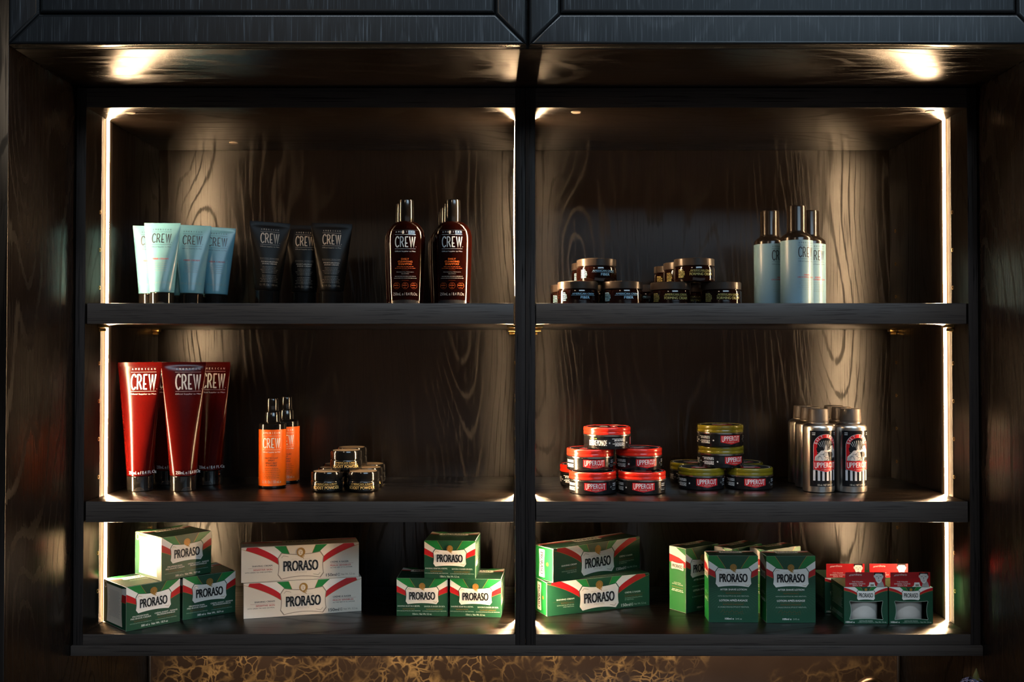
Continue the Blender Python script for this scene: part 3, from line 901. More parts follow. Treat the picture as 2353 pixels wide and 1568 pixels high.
# ---------------- salt spray bottles
def make_salt():
    t = thing('aluminium_bottle', 'brushed aluminium spray bottle with red badge, front left of the group', 'bottle', (.4768, .1112, S2), 0, 'aluminium spray bottles on the middle right shelf')
    r = .0240
    lathe('bottle_body', [(r*.93, 0), (r*.98, .0008), (r, .0028), (r, .0985), (r*.985, .1005), (r*.90, .1032), (r*.74, .1052), (.0160, .1060), (.0160, .1065)], 'bottle_aluminium', t)
    lathe('cap', [(.0156, .1065), (.0159, .1070), (.0159, .1092), (.0155, .1094), (.0155, .1096), (.0160, .1098), (.0151, .1262), (.0146, .1275), (.0138, .1279)], 'cap_taupe', t)
    d = Design()
    k = .000108; 
    x = lambda u: (u-612)*k
    z = lambda v: (1400-v)*k
    d.rect(x(382), z(1312), x(845), z(520), 'tin_black', 0)
    d.dashes(x(420), z(553), 60*k, 2, 24*k, 14*k, 'p_grey', al='l'); d.dashes(x(820), z(553), 60*k, 2, 24*k, 14*k, 'p_grey', al='r', seed=4)
    cy = 742; Ro, Ri = 170, 122
    def arch(R, bottom, n=18): return [(x(612+R*math.cos(PI-PI*i/n)), z(cy-R*math.sin(PI*i/n))) for i in range(n+1)]
    A = [(x(612-Ro), z(950))]+arch(Ro, 950)+[(x(612+Ro), z(950))]
    B = [(x(612-Ri), z(950))]+arch(Ri, 950)+[(x(612+Ri), z(950))]
    d.strip([(p[0]*1.03, p[1]+.0004) for p in A], B, 'ink_silver', 1)
    d.strip(A, B, 'p_red', 2)
    # rays behind the fighters
    c = (612, 860)
    for i in range(19):
        a = PI*(.08+.84*i/18); w_ = .022
        q = [(x(c[0]+R*math.cos(a+s*w_)), z(c[1]-R*.98*math.sin(a+s*w_))) for R, s in ((70, -1), (205 if .3 < a/PI < .7 else 150, -1), (205 if .3 < a/PI < .7 else 150, 1), (70, 1))]
        q = clip_poly(q, x(612-Ri+4), x(612+Ri-4), z(950), z(628))
        if len(q) > 2:
            if area2(q) < 0: q = q[::-1]
            d.poly(q, 'p_grey', 1)
    d.poly([(x(560), z(945)), (x(590), z(800)), (x(612), z(690)), (x(634), z(800)), (x(668), z(945))], 'p_grey', 1)
    # two fighters as pale shapes with dark hair
    bl = [(455, 945), (462, 890), (495, 855), (520, 835), (530, 790), (575, 785), (585, 830), (570, 860), (580, 890), (640, 880), (655, 905), (600, 930), (580, 948)]
    d.poly([(x(u), z(v)) for u, v in bl][::-1], 'skin_print', 3)
    d.poly([(x(u), z(v)) for u, v in [(478, 770), (500, 745), (560, 750), (585, 775), (580, 800), (545, 800), (520, 828), (485, 810)]][::-1], 'p_black', 4)
    br = [(582, 795), (640, 800), (690, 780), (672, 740), (690, 715), (735, 722), (750, 770), (775, 800), (778, 930), (720, 945), (715, 850), (690, 815), (600, 825)]
    d.poly([(x(u), z(v)) for u, v in br][::-1], 'skin_print', 3)
    d.poly([(x(u), z(v)) for u, v in [(655, 770), (660, 725), (690, 702), (728, 705), (735, 728), (690, 735), (675, 765)]][::-1], 'p_black', 4)
    d.poly([(x(u), z(v)) for u, v in [(668, 850), (690, 815), (722, 830), (730, 870), (705, 893), (672, 880)]][::-1], 'p_black', 4)
    d.poly([(x(u), z(v)) for u, v in [(545, 800), (585, 795), (588, 825), (572, 850), (545, 845)]][::-1], 'skin_print', 4)
    d.poly([(x(u), z(v)) for u, v in [(592, 900), (650, 885), (662, 905), (610, 945), (585, 945)]][::-1], 'p_shadow', 4)
    d.poly([(x(u), z(v)) for u, v in [(470, 900), (520, 862), (548, 870), (520, 905), (505, 945), (462, 945)]][::-1], 'p_shadow', 4)
    d.poly([(x(u), z(v)) for u, v in [(730, 800), (772, 810), (775, 900), (728, 900)]][::-1], 'p_shadow', 4)
    d.stroke([(x(u), z(v)) for u, v in [(585, 880), (610, 900), (650, 890), (640, 930), (600, 945)]], .0007, 'p_black', 4)
    d.stroke([(x(u), z(v)) for u, v in [(500, 905), (515, 880), (540, 890), (560, 930)]], .0005, 'p_black', 4)
    d.stroke([(x(u), z(v)) for u, v in [(525, 850), (560, 858), (590, 840)]], .0005, 'p_black', 4)
    d.stroke([(x(u), z(v)) for u, v in [(590, 822), (650, 822), (700, 800)]], .0005, 'p_black', 4)
    d.poly([(x(u), z(v)) for u, v in [(725, 900), (780, 900), (780, 948), (712, 948)]][::-1], 'p_black', 4)
    # banner
    P = [(612-172, 950), (612+172, 950), (612+172, 1068), (612, 1102), (612-172, 1068)]
    d.poly([(x(u)*1.02, z(v)-.0003) for u, v in P][::-1], 'ink_silver', 4)
    d.poly([(x(u), z(v)) for u, v in P][::-1], 'p_red', 5)
    s = 'UPPERCUT'; kk = 318*k/8
    for i, ch in enumerate(s):
        hh = (84 if i in (0, 7) else 70)*k
        d.text(ch, x(612)-159*k+kk*(i+.5), z(970)-hh/2, kk*.88, hh, 'ink_white', 6, bold=.02)
    d.text('DELUXE', x(628), z(1070), 100*k, 20*k, 'p_paleline', 6, bold=0)
    star(d, x(555), z(1068), .0008, 'p_paleline', 6); star(d, x(702), z(1068), .0008, 'p_paleline', 6)
    # SALT SPRAY around the arch
    s = 'SALT SPRAY'; Rm = (Ro+Ri)/2*k
    for i, ch in enumerate(s):
        if ch == ' ': continue
        a = PI*(.90-.80*i/(len(s)-1))
        def warp(p, a=a):
            px, py = p; dx, dz = px, py
            return (x(612)+Rm*math.cos(a)+dx*math.sin(a)+dz*math.cos(a), z(cy)+Rm*math.sin(a)-dx*math.cos(a)+dz*math.sin(a))
        d.text(ch, 0, 0, 24*k, 36*k, 'ink_white', 4, bold=.02, warp=warp)
    for u in (448, 512, 574, 638, 700, 762): d.rect(x(u)-16*k, z(1228), x(u)+16*k, z(1080), 'ink_silver', 1)
    d.text('150 mL / NET 5.0 FL. OZ', x(612), z(1288), 236*k, 26*k, 'p_paleline', 1, bold=.01)
    d.build('printed_label', t, on_cyl(r, math.radians(9.5)), .0016)
    return t
tb = make_salt(); G = tb['group']
dup(tb, (.5265, .1112, S2), math.radians(0), 'brushed aluminium spray bottle with red badge, front right of the group', G)
dup(tb, (.4796, .1625, S2), math.radians(40), 'aluminium spray bottle second in the left line', G)
dup(tb, (.4830, .2150, S2), math.radians(40), 'aluminium spray bottle third in the left line', G)
dup(tb, (.5300, .1625, S2), math.radians(0), 'aluminium spray bottle second in the right line', G)
dup(tb, (.5340, .2150, S2), math.radians(0), 'aluminium spray bottle third in the right line', G)

# ---------------- cartons
def mirror(P): return [(-x, y) for x, y in P]

def lion(d, x, y, r, solid, L):
    if solid:
        d.disc(x, y, r, 'p_gold', L, 14); ink = 'p_dimgold'
    else:
        d.disc(x, y+r*.05, r*1.0, 'p_gold', L, 14, r*1.05); d.disc(x-r*.12, y+r*.02, r*.58, 'p_cream', L+1, 14, r*.72); ink = 'p_gold'
    for P in ([(-.30, .18), (-.14, .22)], [(.06, .24), (.22, .14)], [(-.04, .2), (-.16, -.14), (-.02, -.18)], [(-.20, -.34), (-.06, -.30), (.10, -.36)]):
        d.stroke([(x+a*r, y+b*r) for a, b in P], r*.10, ink, L+2)
    for i in range(13):
        a = PI*(-.25+1.5*i/12); d.stroke([(x+r*q*math.cos(a+.25*(q-.5)), y+r*q*math.sin(a+.25*(q-.5))) for q in (.52, .72, .93)], r*.09, ink, L+2)
    for P in ([(.0, -1.0), (.5, -1.05), (.8, -.8)], [(-.2, -1.0), (.4, -1.25), (.7, -1.45)]):
        d.stroke([(x+a*r, y+b*r) for a, b in P], r*.16, 'p_gold', L+3)

def plaque(d, cx, y0, y1, wo, wi, ct, cb, sag_t, sag_b, sag_s, fill, line, lw, L):
    """concave cartouche: wo outer half width, wi half width at the corners, ct/cb corner heights"""
    T = qcurve((cx-wi, y1), (cx, y1-2*sag_t), (cx+wi, y1))
    R = qcurve((cx+wo, y1-ct), (cx+wo-2*sag_s, (y0+y1)/2), (cx+wo, y0+cb), 8)
    B = qcurve((cx+wi, y0), (cx, y0+2*sag_b), (cx-wi, y0))
    Lf = qcurve((cx-wo, y0+cb), (cx-wo+2*sag_s, (y0+y1)/2), (cx-wo, y1-ct), 8)
    P = T+R+B+Lf
    def grow(s):
        m = ((y0+y1)/2)
        return [(cx+(p[0]-cx)*(1+s/wo), m+(p[1]-m)*(1+s/((y1-y0)/2))) for p in P]
    d.poly(grow(lw)[::-1], line, L)
    d.poly(P[::-1], fill, L+1)

def brand(d, cx, y, w, h, L=6):
    d.text('PRORASO', cx+w*.008, y-h*.035, w, h, 'p_softshadow', L, bold=.072)
    d.text('PRORASO', cx, y, w, h, 'p_black', L+1, bold=.072)

def bands(d, W, H, curves, green_style, clip):
    """curves on the left, from plaque outwards: gold|green|white|red|bg"""
    for sgn in (1, -1):
        cs = [[(p[0]*sgn, p[1]) for p in c] for c in curves]
        g, gw, wr, rb = cs
        d.strip(g, gw, 'g_bright', 1, clip)
        d.strip(gw, wr, 'p_white', 1, clip)
        d.strip(wr, rb, 'p_red', 1, clip)
        d.stroke(g, .00055, 'p_gold', 2, clip)
        d.stroke(rb, .00055, 'p_gold', 2, clip)

def carton_body(t, W, D, H, mat, edge='p_white'):
    bm = bmesh.new(); add_box(bm, -W/2, W/2, 0, D, 0, H, .0005)
    o = bm_obj('carton', bm, [mat, edge], t, 40)
    for p in o.data.polygons:
        n = p.normal
        if max(abs(n.x), abs(n.y), abs(n.z)) < .99: p.material_index = 1
    return o

def top_lid(t, W, D, H, mat):
    """closing flap on top, slightly proud with a visible front lip"""
    bm = bmesh.new()
    add_box(bm, -W/2+.0008, W/2-.0008, .0006, D-.0006, H, H+.0005)
    return bm_obj('top_flap', bm, mat, t, 40)

def emap_front(W, H): return on_front
def emap_left(W, D): return lambda u, v, o: (-W/2-o, D/2-u, v)
def emap_right(W, D): return lambda u, v, o: (W/2+o, D/2+u, v)
def emap_top(H, D): return lambda u, v, o: (u, D/2+v, H+.0005+o)

# --- generic squarish soap / pre-shave face (coordinates from 0..1, y from the top)
def squarish(W, H, lines, px=.322, p_top=.228, p_bot=.683, lion_y=.203):
    d = Design(); X = lambda u: u*W; Y = lambda v: (1-v)*H
    clip = (-W/2, W/2, 0, H)
    d.rect(-W/2, 0, W/2, H, 'g_dark', 0)
    k = px/.322
    s = p_top-.228
    cur = [qcurve((X(-.120*k), Y(.27+s)), (X(-.165*k), Y(.19+s)), (X(-.300), Y(-.12)), 10),
           qcurve((X(-.268*k), Y(.225+s)), (X(-.38), Y(.14+s)), (X(-.62), Y(-.09+s)), 10),
           qcurve((X(-.318*k), Y(.335+s)), (X(-.41), Y(.25+s)), (X(-.62), Y(.12+s)), 10),
           qcurve((X(-.318*k), Y(.465+s)), (X(-.40), Y(.405+s)), (X(-.62), Y(.315+s)), 10)]
    bands(d, W, H, cur, 0, clip)
    plaque(d, 0, Y(p_bot), Y(p_top), X(px), X(px*.87), H*.085, H*.075, H*.033, H*.028, W*.012, 'p_white', 'g_dark', .0009, 3)
    m = (p_top+p_bot)/2
    brand(d, 0, Y(m+.008), W*.51*k, H*.205)
    d.text('AIUTA CHI SI RADE', 0, Y(p_top+.105), W*.28*k, H*.020, 'p_paleline', 6, bold=0)
    d.text('FIRENZE', 0, Y(p_bot-.100), W*.18*k, H*.028, 'p_paleline', 6, bold=0)
    for sx, sy in ((-1, p_top+.045), (1, p_bot-.045)):
        e = 1 if sy < m else -1
        d.stroke([(X(sx*px*.90), Y(sy+.04*e)), (X(sx*px*.84), Y(sy)), (X(sx*px*.66), Y(sy+.025*e))], .0004, 'p_gold', 6)
    lion(d, 0, Y(lion_y), H*.085, True, 7)
    for s_, u, v, w_, h_, mt, bo in lines: d.text(s_, X(u), Y(v), W*w_, H*h_, mt, 3, bold=bo)
    for u in (-.26, .245): d.rect(X(u-.18), Y(.778)-.0001, X(u+.18), Y(.778)+.0001, 'p_dimgold', 3)
    return d

def top_print(W, D, green=True, scale=1.):
    d = Design()
    bg, pl = ('g_top_shaded', 'p_white') if green else ('p_cream_top_shaded', 'p_cream_top_shaded')
    d.rect(-W/2+.001, -D/2+.001, W/2-.001, D/2-.001, bg, 0)
    hw = min(W*.30, .028)*scale; hh = hw*.36; yc = D*.18
    clip = (-W/2+.001, W/2-.001, -D/2+.001, D/2-.001)
    cur = [qcurve((-hw*.4, yc+hh), (-hw*.6, yc+hh*1.6), (-hw*1.0, D/2+.02)), qcurve((-hw*.9, yc+hh), (-hw*1.2, yc+hh*1.4), (-hw*2.0, D/2+.01)),
           qcurve((-hw, yc+hh*.4), (-hw*1.5, yc+hh*.9), (-W, yc+hh*1.6)), qcurve((-hw, yc-hh*.3), (-hw*1.5, yc+hh*.2), (-W, yc+hh*.9))]
    bands(d, W, D, cur, 0, clip)
    plaque(d, 0, yc-hh, yc+hh, hw, hw*.88, hh*.3, hh*.3, hh*.12, hh*.12, hw*.04, pl, 'g_dark' if green else 'p_taupe', .0006, 3)
    d.text('PRORASO', 0, yc, hw*1.55, hh*1.0, 'p_black', 5, bold=.035)
    ink = 'p_lightgreen' if green else 'p_taupe'
    d.dashes(0, yc-hh*1.9, W*.62, 2, .0035, .0008, ink, 2)
    return d

def side_text(D, H, seed=1, rows=20, bare=False):
    """pale information panel with lines of print"""
    d = Design()
    d.rect(-D/2+.0008, .0008, D/2-.0008, H-.0008, 'g_dark', 0)
    m = D*.34
    L_ = qcurve((-m, H*.06), (-m+D*.06, H*.5), (-m, H*.93), 10); R_ = qcurve((m, H*.06), (m-D*.06, H*.5), (m, H*.93), 10)
    d.strip(L_, R_, 'p_cream', 1)
    c = (-D/2+.0008, D/2-.0008, 0, H)
    d.strip([(m-D*.02, H*.80), (D*.6, H*.80)], [(m-D*.02, H*.93), (D*.6, H*.99)], 'p_white', 1, c)
    d.strip([(m-D*.05, H*.63), (D*.6, H*.63)], [(m-D*.02, H*.80), (D*.6, H*.80)], 'p_red', 1, c)
    d.stroke([(m-D*.05, H*.625), (D*.6, H*.625)], .0006, 'p_gold', 2, c)
    d.dashes(0, H*.82, D*.52, rows, H*.62/rows, H*.009, 'p_shadow', 3, seed=seed)
    d.stroke([(-D*.22, H*.12), (-D*.24, H*.24), (-D*.2, H*.31), (-D*.16, H*.24), (-D*.18, H*.12)], .0005, 'p_shadow', 3)
    d.ring(-D*.4, H*.90, D*.055, .0012, 'p_cream', 1)
    return d

def corner_loc(ax, ay, W, yaw, z):
    a = math.radians(yaw)
    return (ax+W/2*math.cos(a), ay+W/2*math.sin(a), z)

# pre-shave cream cartons, 300 ml
W, D, H = .0825, .0805, .0640
t = thing('green_carton', 'green soap-sized carton on the left, closest to the bottom of the left light strip', 'box', corner_loc(-.5600, .0114, W, 44.6, S3), math.radians(44.6), 'large green cartons at the bottom left')
carton_body(t, W, D, H, 'g_dark')
top_lid(t, W, D, H, 'g_dark')
L1 = [('PROFESSIONAL', -.235, .700, .30, .034, 'p_white', .015), ('PRE-SHAVE CREAM', -.235, .748, .37, .034, 'p_white', .015), ('REFRESHING', -.235, .812, .25, .028, 'p_dimgold', .01),
      ('WITH EUCALYPTUS OIL AND MENTHOL', -.235, .855, .40, .020, 'p_lightgreen', .0), ('CRÈME AVANT - RASAGE', .235, .702, .43, .040, 'p_white', .015), ('PROFESSIONNELLE', .235, .750, .34, .034, 'p_white', .015),
      ('RAFRAÎCHISSANT', .235, .812, .31, .036, 'p_dimgold', .01), ("À L'HUILE D'EUCALYPTUS ET MENTHOL", .235, .858, .40, .024, 'p_lightgreen', .0),
      ('300 ml e  Net Wt. 10.9 oz', .02, .930, .50, .048, 'p_white', .02)]
squarish(W, H, L1, .325, .195, .635, .175).build('front_print', t, on_front)
side_text(D, H, 3).build('side_print', t, emap_left(W, D))
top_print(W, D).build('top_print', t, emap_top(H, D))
G = t['group']
dup(t, corner_loc(-.4985, .0740, W, 37.1, S3), math.radians(37.1), 'green soap-sized carton on the right of its pile, nearest the long cream coloured cartons', G)
dup(t, corner_loc(-.5212, .0462, W, 48, S3+.0652), math.radians(48), 'green soap-sized carton on top, its white side glaring in the strip light', G)

# shaving soap cartons, 150 ml
W, D, H = .0788, .0760, .0578
t = thing('soap_carton', 'smaller green carton at the bottom left, right half of the lower left bay', 'box', (-.1383, .0990, S3), math.radians(-1), 'green soap bowl cartons beside the divider')
carton_body(t, W, D, H, 'g_dark')
top_lid(t, W, D, H, 'g_dark')
L2 = [('SHAVING SOAP IN A BOWL', -.262, .735, .44, .036, 'p_white', .015), ('REFRESHING', -.262, .812, .235, .028, 'p_gold', .01), ('WITH EUCALYPTUS OIL AND MENTHOL', -.262, .862, .465, .022, 'p_white', .0),
      ('SAVON À RASER EN BOL', .245, .738, .41, .046, 'p_white', .015), ('RAFRAÎCHISSANT', .245, .816, .32, .036, 'p_gold', .01), ("À L'HUILE D'EUCALYPTUS ET MENTHOL", .243, .866, .47, .026, 'p_white', .0),
      ('150ml e  Net Wt. 5.2 oz.', .0, .945, .38, .046, 'p_white', .015)]
squarish(W, H, L2).build('front_print', t, on_front)
dd = Design()
dd.rect(-D/2+.0008, .0008, D/2-.0008, H-.0008, 'g_dark', 0)
dd.dashes(-.004, H*.86, D*.66, 9, H*.055, H*.022, 'p_lightgreen', 1, seed=6)
dd.rect(-D*.40, H*.30, -D*.05, H*.44, 'p_cream', 1); dd.dashes(D*.15, H*.33, D*.3, 4, H*.055, H*.022, 'p_lightgreen', 1, seed=9)
dd.build('side_print', t, emap_right(W, D))
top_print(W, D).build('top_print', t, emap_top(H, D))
G = t['group']
dup(t, (-.0560, .0942, S3), math.radians(-4.2), 'smaller green carton at the bottom right, standing nearest the centre divider', G)
dup(t, (-.0955, .0940, S3+.0585), math.radians(-4), 'smaller green carton on top of two others beside the centre divider', G)

# long shaving cream cartons
def long_carton(W, H, green):
    d = Design(); X = lambda u: (u-.5)*W; Y = lambda v: (1-v)*H
    bg = 'g_dark' if green else 'p_cream'
    clip = (-W/2, W/2, 0, H)
    d.rect(-W/2, 0, W/2, H, bg, 0)
    cur = [qcurve((X(.412), Y(.30)), (X(.394), Y(.15)), (X(.355), Y(-.15)), 10),
           qcurve((X(.345), Y(.225)), (X(.315), Y(.10)), (X(.235), Y(-.10)), 10),
           qcurve((X(.312), Y(.37)), (X(.255), Y(.16)), (X(.06), Y(-.10)), 10),
           qcurve((X(.322), Y(.56)), (X(.20), Y(.24)), (X(-.04), Y(.00)), 12)]
    bands(d, W, H, cur, 0, clip)
    plaque(d, 0, Y(.945), Y(.215), W*.19, W*.162, H*.14, H*.13, H*.055, H*.06, W*.007, 'p_white' if green else 'p_cream', 'g_dark' if green else 'p_taupe', .0012, 3)
    brand(d, 0, Y(.585), W*.298, H*.30)
    d.text('AIUTA CHI SI RADE', 0, Y(.395), W*.16, H*.036, 'p_paleline', 6, bold=0)
    d.text('FIRENZE', 0, Y(.785), W*.10, H*.048, 'p_paleline', 6, bold=0)
    d.stroke([(X(.335), Y(.345)), (X(.352), Y(.28)), (X(.395), Y(.315))], .0006, 'p_taupe', 6)
    d.stroke([(X(.665), Y(.815)), (X(.648), Y(.88)), (X(.605), Y(.845))], .0006, 'p_taupe', 6)
    lion(d, 0, Y(.20), H*.125, green, 7)
    tx, t2, t3, ln = ('p_white', 'p_dimgold', 'p_lightgreen', 'p_dimgold') if green else ('p_black', 'p_red', 'p_black', 'ink_red')
    d.text('SHAVING CREAM', X(.258), Y(.545), W*.168, H*.045, tx, 3, 'r', .015)
    d.rect(X(.055), Y(.605)-.00012, X(.258), Y(.605)+.00012, ln, 3)
    d.text('REFRESHING' if green else 'SENSITIVE SKIN', X(.258), Y(.655), W*(.125 if green else .158), H*.045, t2, 3, 'r', .02)
    if green:
        d.text('WITH EUCALYPTUS OIL', X(.258), Y(.72), W*.165, H*.034, t3, 3, 'r', .0); d.text('AND MENTHOL', X(.258), Y(.775), W*.105, H*.034, t3, 3, 'r', .0)
    else: d.text('WITH GREEN TEA AND OATMEAL', X(.258), Y(.725), W*.228, H*.032, t3, 3, 'r', .0)
    d.text('CRÈME À RASER', X(.752), Y(.525), W*.158, H*.060, tx, 3, 'l', .015)
    d.rect(X(.752), Y(.582)-.00012, X(.952), Y(.582)+.00012, ln, 3)
    d.text('RAFRAÎCHISSANT' if green else 'PEAUX SENSIBLES', X(.752), Y(.632), W*.178, H*(.055 if green else .045), t2, 3, 'l', .02)
    if green:
        d.text("À L'HUILE D'EUCALYPTUS", X(.752), Y(.695), W*.175, H*.042, t3, 3, 'l', .0); d.text('ET MENTHOL', X(.752), Y(.752), W*.09, H*.034, t3, 3, 'l', .0)
    else: d.text("AU THÉ VERT ET À L'AVOINE", X(.752), Y(.692), W*.19, H*.042, t3, 3, 'l', .0)
    d.text('150ml', X(.715), Y(.905), W*.092, H*.088, tx if green else 'p_black', 3, 'l', .012)
    d.ring(X(.826), Y(.905), H*.036, .0005, tx, 3, 12, .6, 5.7); d.rect(X(.822), Y(.908), X(.834), Y(.900), tx, 3)
    d.text('Net Wt. 5.2 oz.', X(.846), Y(.905), W*.122, H*.055, t3 if green else 'p_taupe', 3, 'l', .0)
    return d
def end_print(D, H, green):
    d = Design()
    d.rect(-D/2+.0008, .0008, D/2-.0008, H-.0008, 'g_bright' if green else 'p_cream', 0)
    if green:
        hw, hh = D*.17, H*.40
        P = [(-hw, hh), (-hw*.8, hh*1.05), (hw*.8, hh*1.05), (hw, hh), (hw*.75, 0), (hw, -hh), (hw*.8, -hh*1.05), (-hw*.8, -hh*1.05), (-hw, -hh), (-hw*.75, 0)]
        d.poly([(x-.006, y+H/2) for x, y in P][::-1], 'p_white', 1)
        c = (-.006, H/2)
        d.text('PRORASO', 0, 0, H*.66, D*.16, 'p_black', 2, bold=.03, warp=lambda p: (c[0]+p[1], c[1]-p[0]))
        d.disc(.008, H*.5, .003, 'p_gold', 1, 12)
    else: d.dashes(0, H*.7, D*.7, 5, H*.1, H*.03, 'p_shadow', 1)
    return d

W, D, H = .1785, .0440, .0530
G = 'long cream coloured cartons on the bottom left'
t = thing('long_carton', 'long cream coloured carton with red and green bands, lower of two', 'box', corner_loc(-.4083, .0815, W, 15.9, S3), math.radians(15.9), G)
carton_body(t, W, D, H, 'p_cream'); top_lid(t, W, D, H, 'p_cream')
long_carton(W, H, False).build('front_print', t, on_front)
end_print(D, H, False).build('end_print', t, emap_right(W, D))
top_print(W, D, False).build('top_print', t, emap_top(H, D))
dup(t, corner_loc(-.4135, .0860, W, 14.7, S3+.0537), math.radians(14.7), 'long cream coloured carton with red and green bands, stacked on top', G)
W, D, H = .1810, .0440, .0515
G = 'long green cartons on the bottom right'
t = thing('long_carton', 'long green carton lying lower of two beside the centre divider', 'box', corner_loc(.0535, .0962, W, 22.6, S3), math.radians(22.6), G)
carton_body(t, W, D, H, 'g_dark'); top_lid(t, W, D, H, 'g_dark')
long_carton(W, H, True).build('front_print', t, on_front)
end_print(D, H, True).build('end_print', t, emap_left(W, D))
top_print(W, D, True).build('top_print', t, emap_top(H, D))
dup(t, corner_loc(.0630, .0935, W, 36, S3+.0522), math.radians(36), 'long green carton on top, turned more to the right than the lower one', G)

# after shave cartons
def after_front(W, H):
    d = Design(); X = lambda u: (u-991)/727*W; Y = lambda v: (1340-v)/975*H
    clip = (-W/2, W/2, 0, H)
    d.rect(-W/2, 0, W/2, H, 'g_dark', 0)
    cur = [qcurve((X(890), Y(575)), (X(850), Y(490)), (X(720), Y(320)), 10), qcurve((X(775), Y(540)), (X(700), Y(485)), (X(560), Y(395)), 10),
           qcurve((X(735), Y(605)), (X(680), Y(570)), (X(560), Y(510)), 10), qcurve((X(730), Y(690)), (X(670), Y(658)), (X(560), Y(612)), 10)]
    bands(d, W, H, cur, 0, clip)
    for i in range(33):
        a = PI*(.04+.92*i/32)
        P = [(X(991+R*math.cos(a)), Y(800+R*math.sin(a)*1.05)) for R in (190, 430)]
        d.stroke(P, .00028, 'g_ray', 1, clip)
    plaque(d, 0, Y(822), Y(545), X(991+263), X(991+223), H*.060, H*.052, H*.018, H*.019, W*.012, 'p_white', 'g_dark', .0009, 3)
    brand(d, 0, Y(688), W*.572, H*.126)
    d.text('AIUTA CHI SI RADE', 0, Y(608), W*.31, H*.014, 'p_paleline', 6, bold=0)
    d.text('FIRENZE', 0, Y(765), W*.20, H*.019, 'p_paleline', 6, bold=0)
    d.stroke([(X(758), Y(590)), (X(775), Y(568)), (X(822), Y(580))], .0004, 'p_gold', 6)
    d.stroke([(X(1224), Y(780)), (X(1207), Y(802)), (X(1160), Y(790))], .0004, 'p_gold', 6)
    lion(d, 0, Y(535), W*.07, True, 7)
    for s, v, w_, h_, mt, bo in (('AFTER SHAVE LOTION', 858, 392, 26, 'p_white', .015), ('REFRESHING', 912, 222, 20, 'p_dimgold', .01), ('WITH EUCALYPTUS OIL AND MENTHOL', 955, 460, 18, 'p_lightgreen', 0),
                                ('LOTION APRÈS-RASAGE', 1014, 414, 36, 'p_white', .015), ('RAFRAÎCHISSANT', 1072, 305, 30, 'p_dimgold', .01), ("À L'HUILE D'EUCALYPTUS ET MENTHOL", 1112, 458, 24, 'p_lightgreen', 0)):
        d.text(s, 0, Y(v), w_/727*W, h_/975*H, mt, 3, bold=bo)
    for v in (886, 1046): d.rect(X(820), Y(v), X(1165), Y(v)+.0002, 'p_dimgold', 3)
    d.stroke([(X(u), Y(v)) for u, v in [(800, 1195), (850, 1150), (860, 1200), (900, 1170), (930, 1198), (970, 1165), (1000, 1198), (1040, 1170), (1070, 1200), (1130, 1172), (1120, 1205)]], .0003, 'p_dimgold', 3)
    d.stroke([(X(830), Y(1222)), (X(1140), Y(1214))], .0002, 'p_dimgold', 3)
    d.text('100ml e', X(865), Y(1285), 130/727*W, 28/975*H, 'p_white', 3, 'l', .012); d.text('3.4 fl. oz', X(1020), Y(1287), 92/727*W, 25/975*H, 'p_lightgreen', 3, 'l', 0)
    return d
def after_side(D, H):
    d = Design(); c = (-D/2+.0004, D/2-.0004, .0006, H-.0004)
    d.rect(-D/2+.0004, .0006, D/2-.0004, H-.0004, 'g_bright', 0)
    A = [(-D*.6, H*1.10), (D*.1, H*.96), (D*.6, H*.87)]; B = [(-D*.6, H*.885), (D*.1, H*.84), (D*.6, H*.77)]; Cc = [(-D*.6, H*.76), (D*.1, H*.735), (D*.6, H*.68)]
    d.strip(B, A, 'p_white', 1, c); d.strip(Cc, B, 'p_red', 1, c); d.stroke(Cc, .0006, 'p_gold', 2, c)
    plaque(d, 0, H*.645, H*.765, D*.38, D*.34, H*.02, H*.02, H*.012, H*.012, D*.015, 'p_white', 'g_dark', .0004, 3)
    d.text('PRORASO', 0, H*.702, D*.60, H*.052, 'p_black', 6, bold=.03)
    d.text('LOCIÓN', 0, H*.445, D*.40, H*.018, 'p_white', 3); d.text('AFTER SHAVE', 0, H*.418, D*.66, H*.016, 'p_white', 3)
    d.text('REFRESCANTE', 0, H*.372, D*.66, H*.016, 'p_gold', 3); d.dashes(0, H*.335, D*.84, 2, H*.022, H*.012, 'p_white', 3)
    return d
W, D, H = .0740, .0360, .0998
G = 'upright green lotion cartons on the bottom right'
t = thing('lotion_carton', 'upright green carton at the front, left of the front pair', 'box', corner_loc(.2957, .0630, W, -1.2, S3), math.radians(-1.2), G)
carton_body(t, W, D, H, 'g_dark'); top_lid(t, W, D, H, 'g_dark')
after_front(W, H).build('front_print', t, on_front)
after_side(D, H).build('side_print', t, emap_left(W, D))
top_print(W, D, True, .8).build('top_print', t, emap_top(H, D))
dup(t, corner_loc(.3815, .0590, W, 1.2, S3), math.radians(1.2), 'upright green carton at the front, right of the front pair', G)
dup(t, corner_loc(.2705, .1150, W, 36, S3), math.radians(36), 'upright green carton turned aside at the left back, its lit side showing', G)
dup(t, corner_loc(.3425, .1130, W, 39, S3), math.radians(39), 'upright green carton turned aside behind the left front carton', G)
dup(t, corner_loc(.3925, .1010, W, 31, S3), math.radians(31), 'upright green carton turned aside behind the right front carton', G)

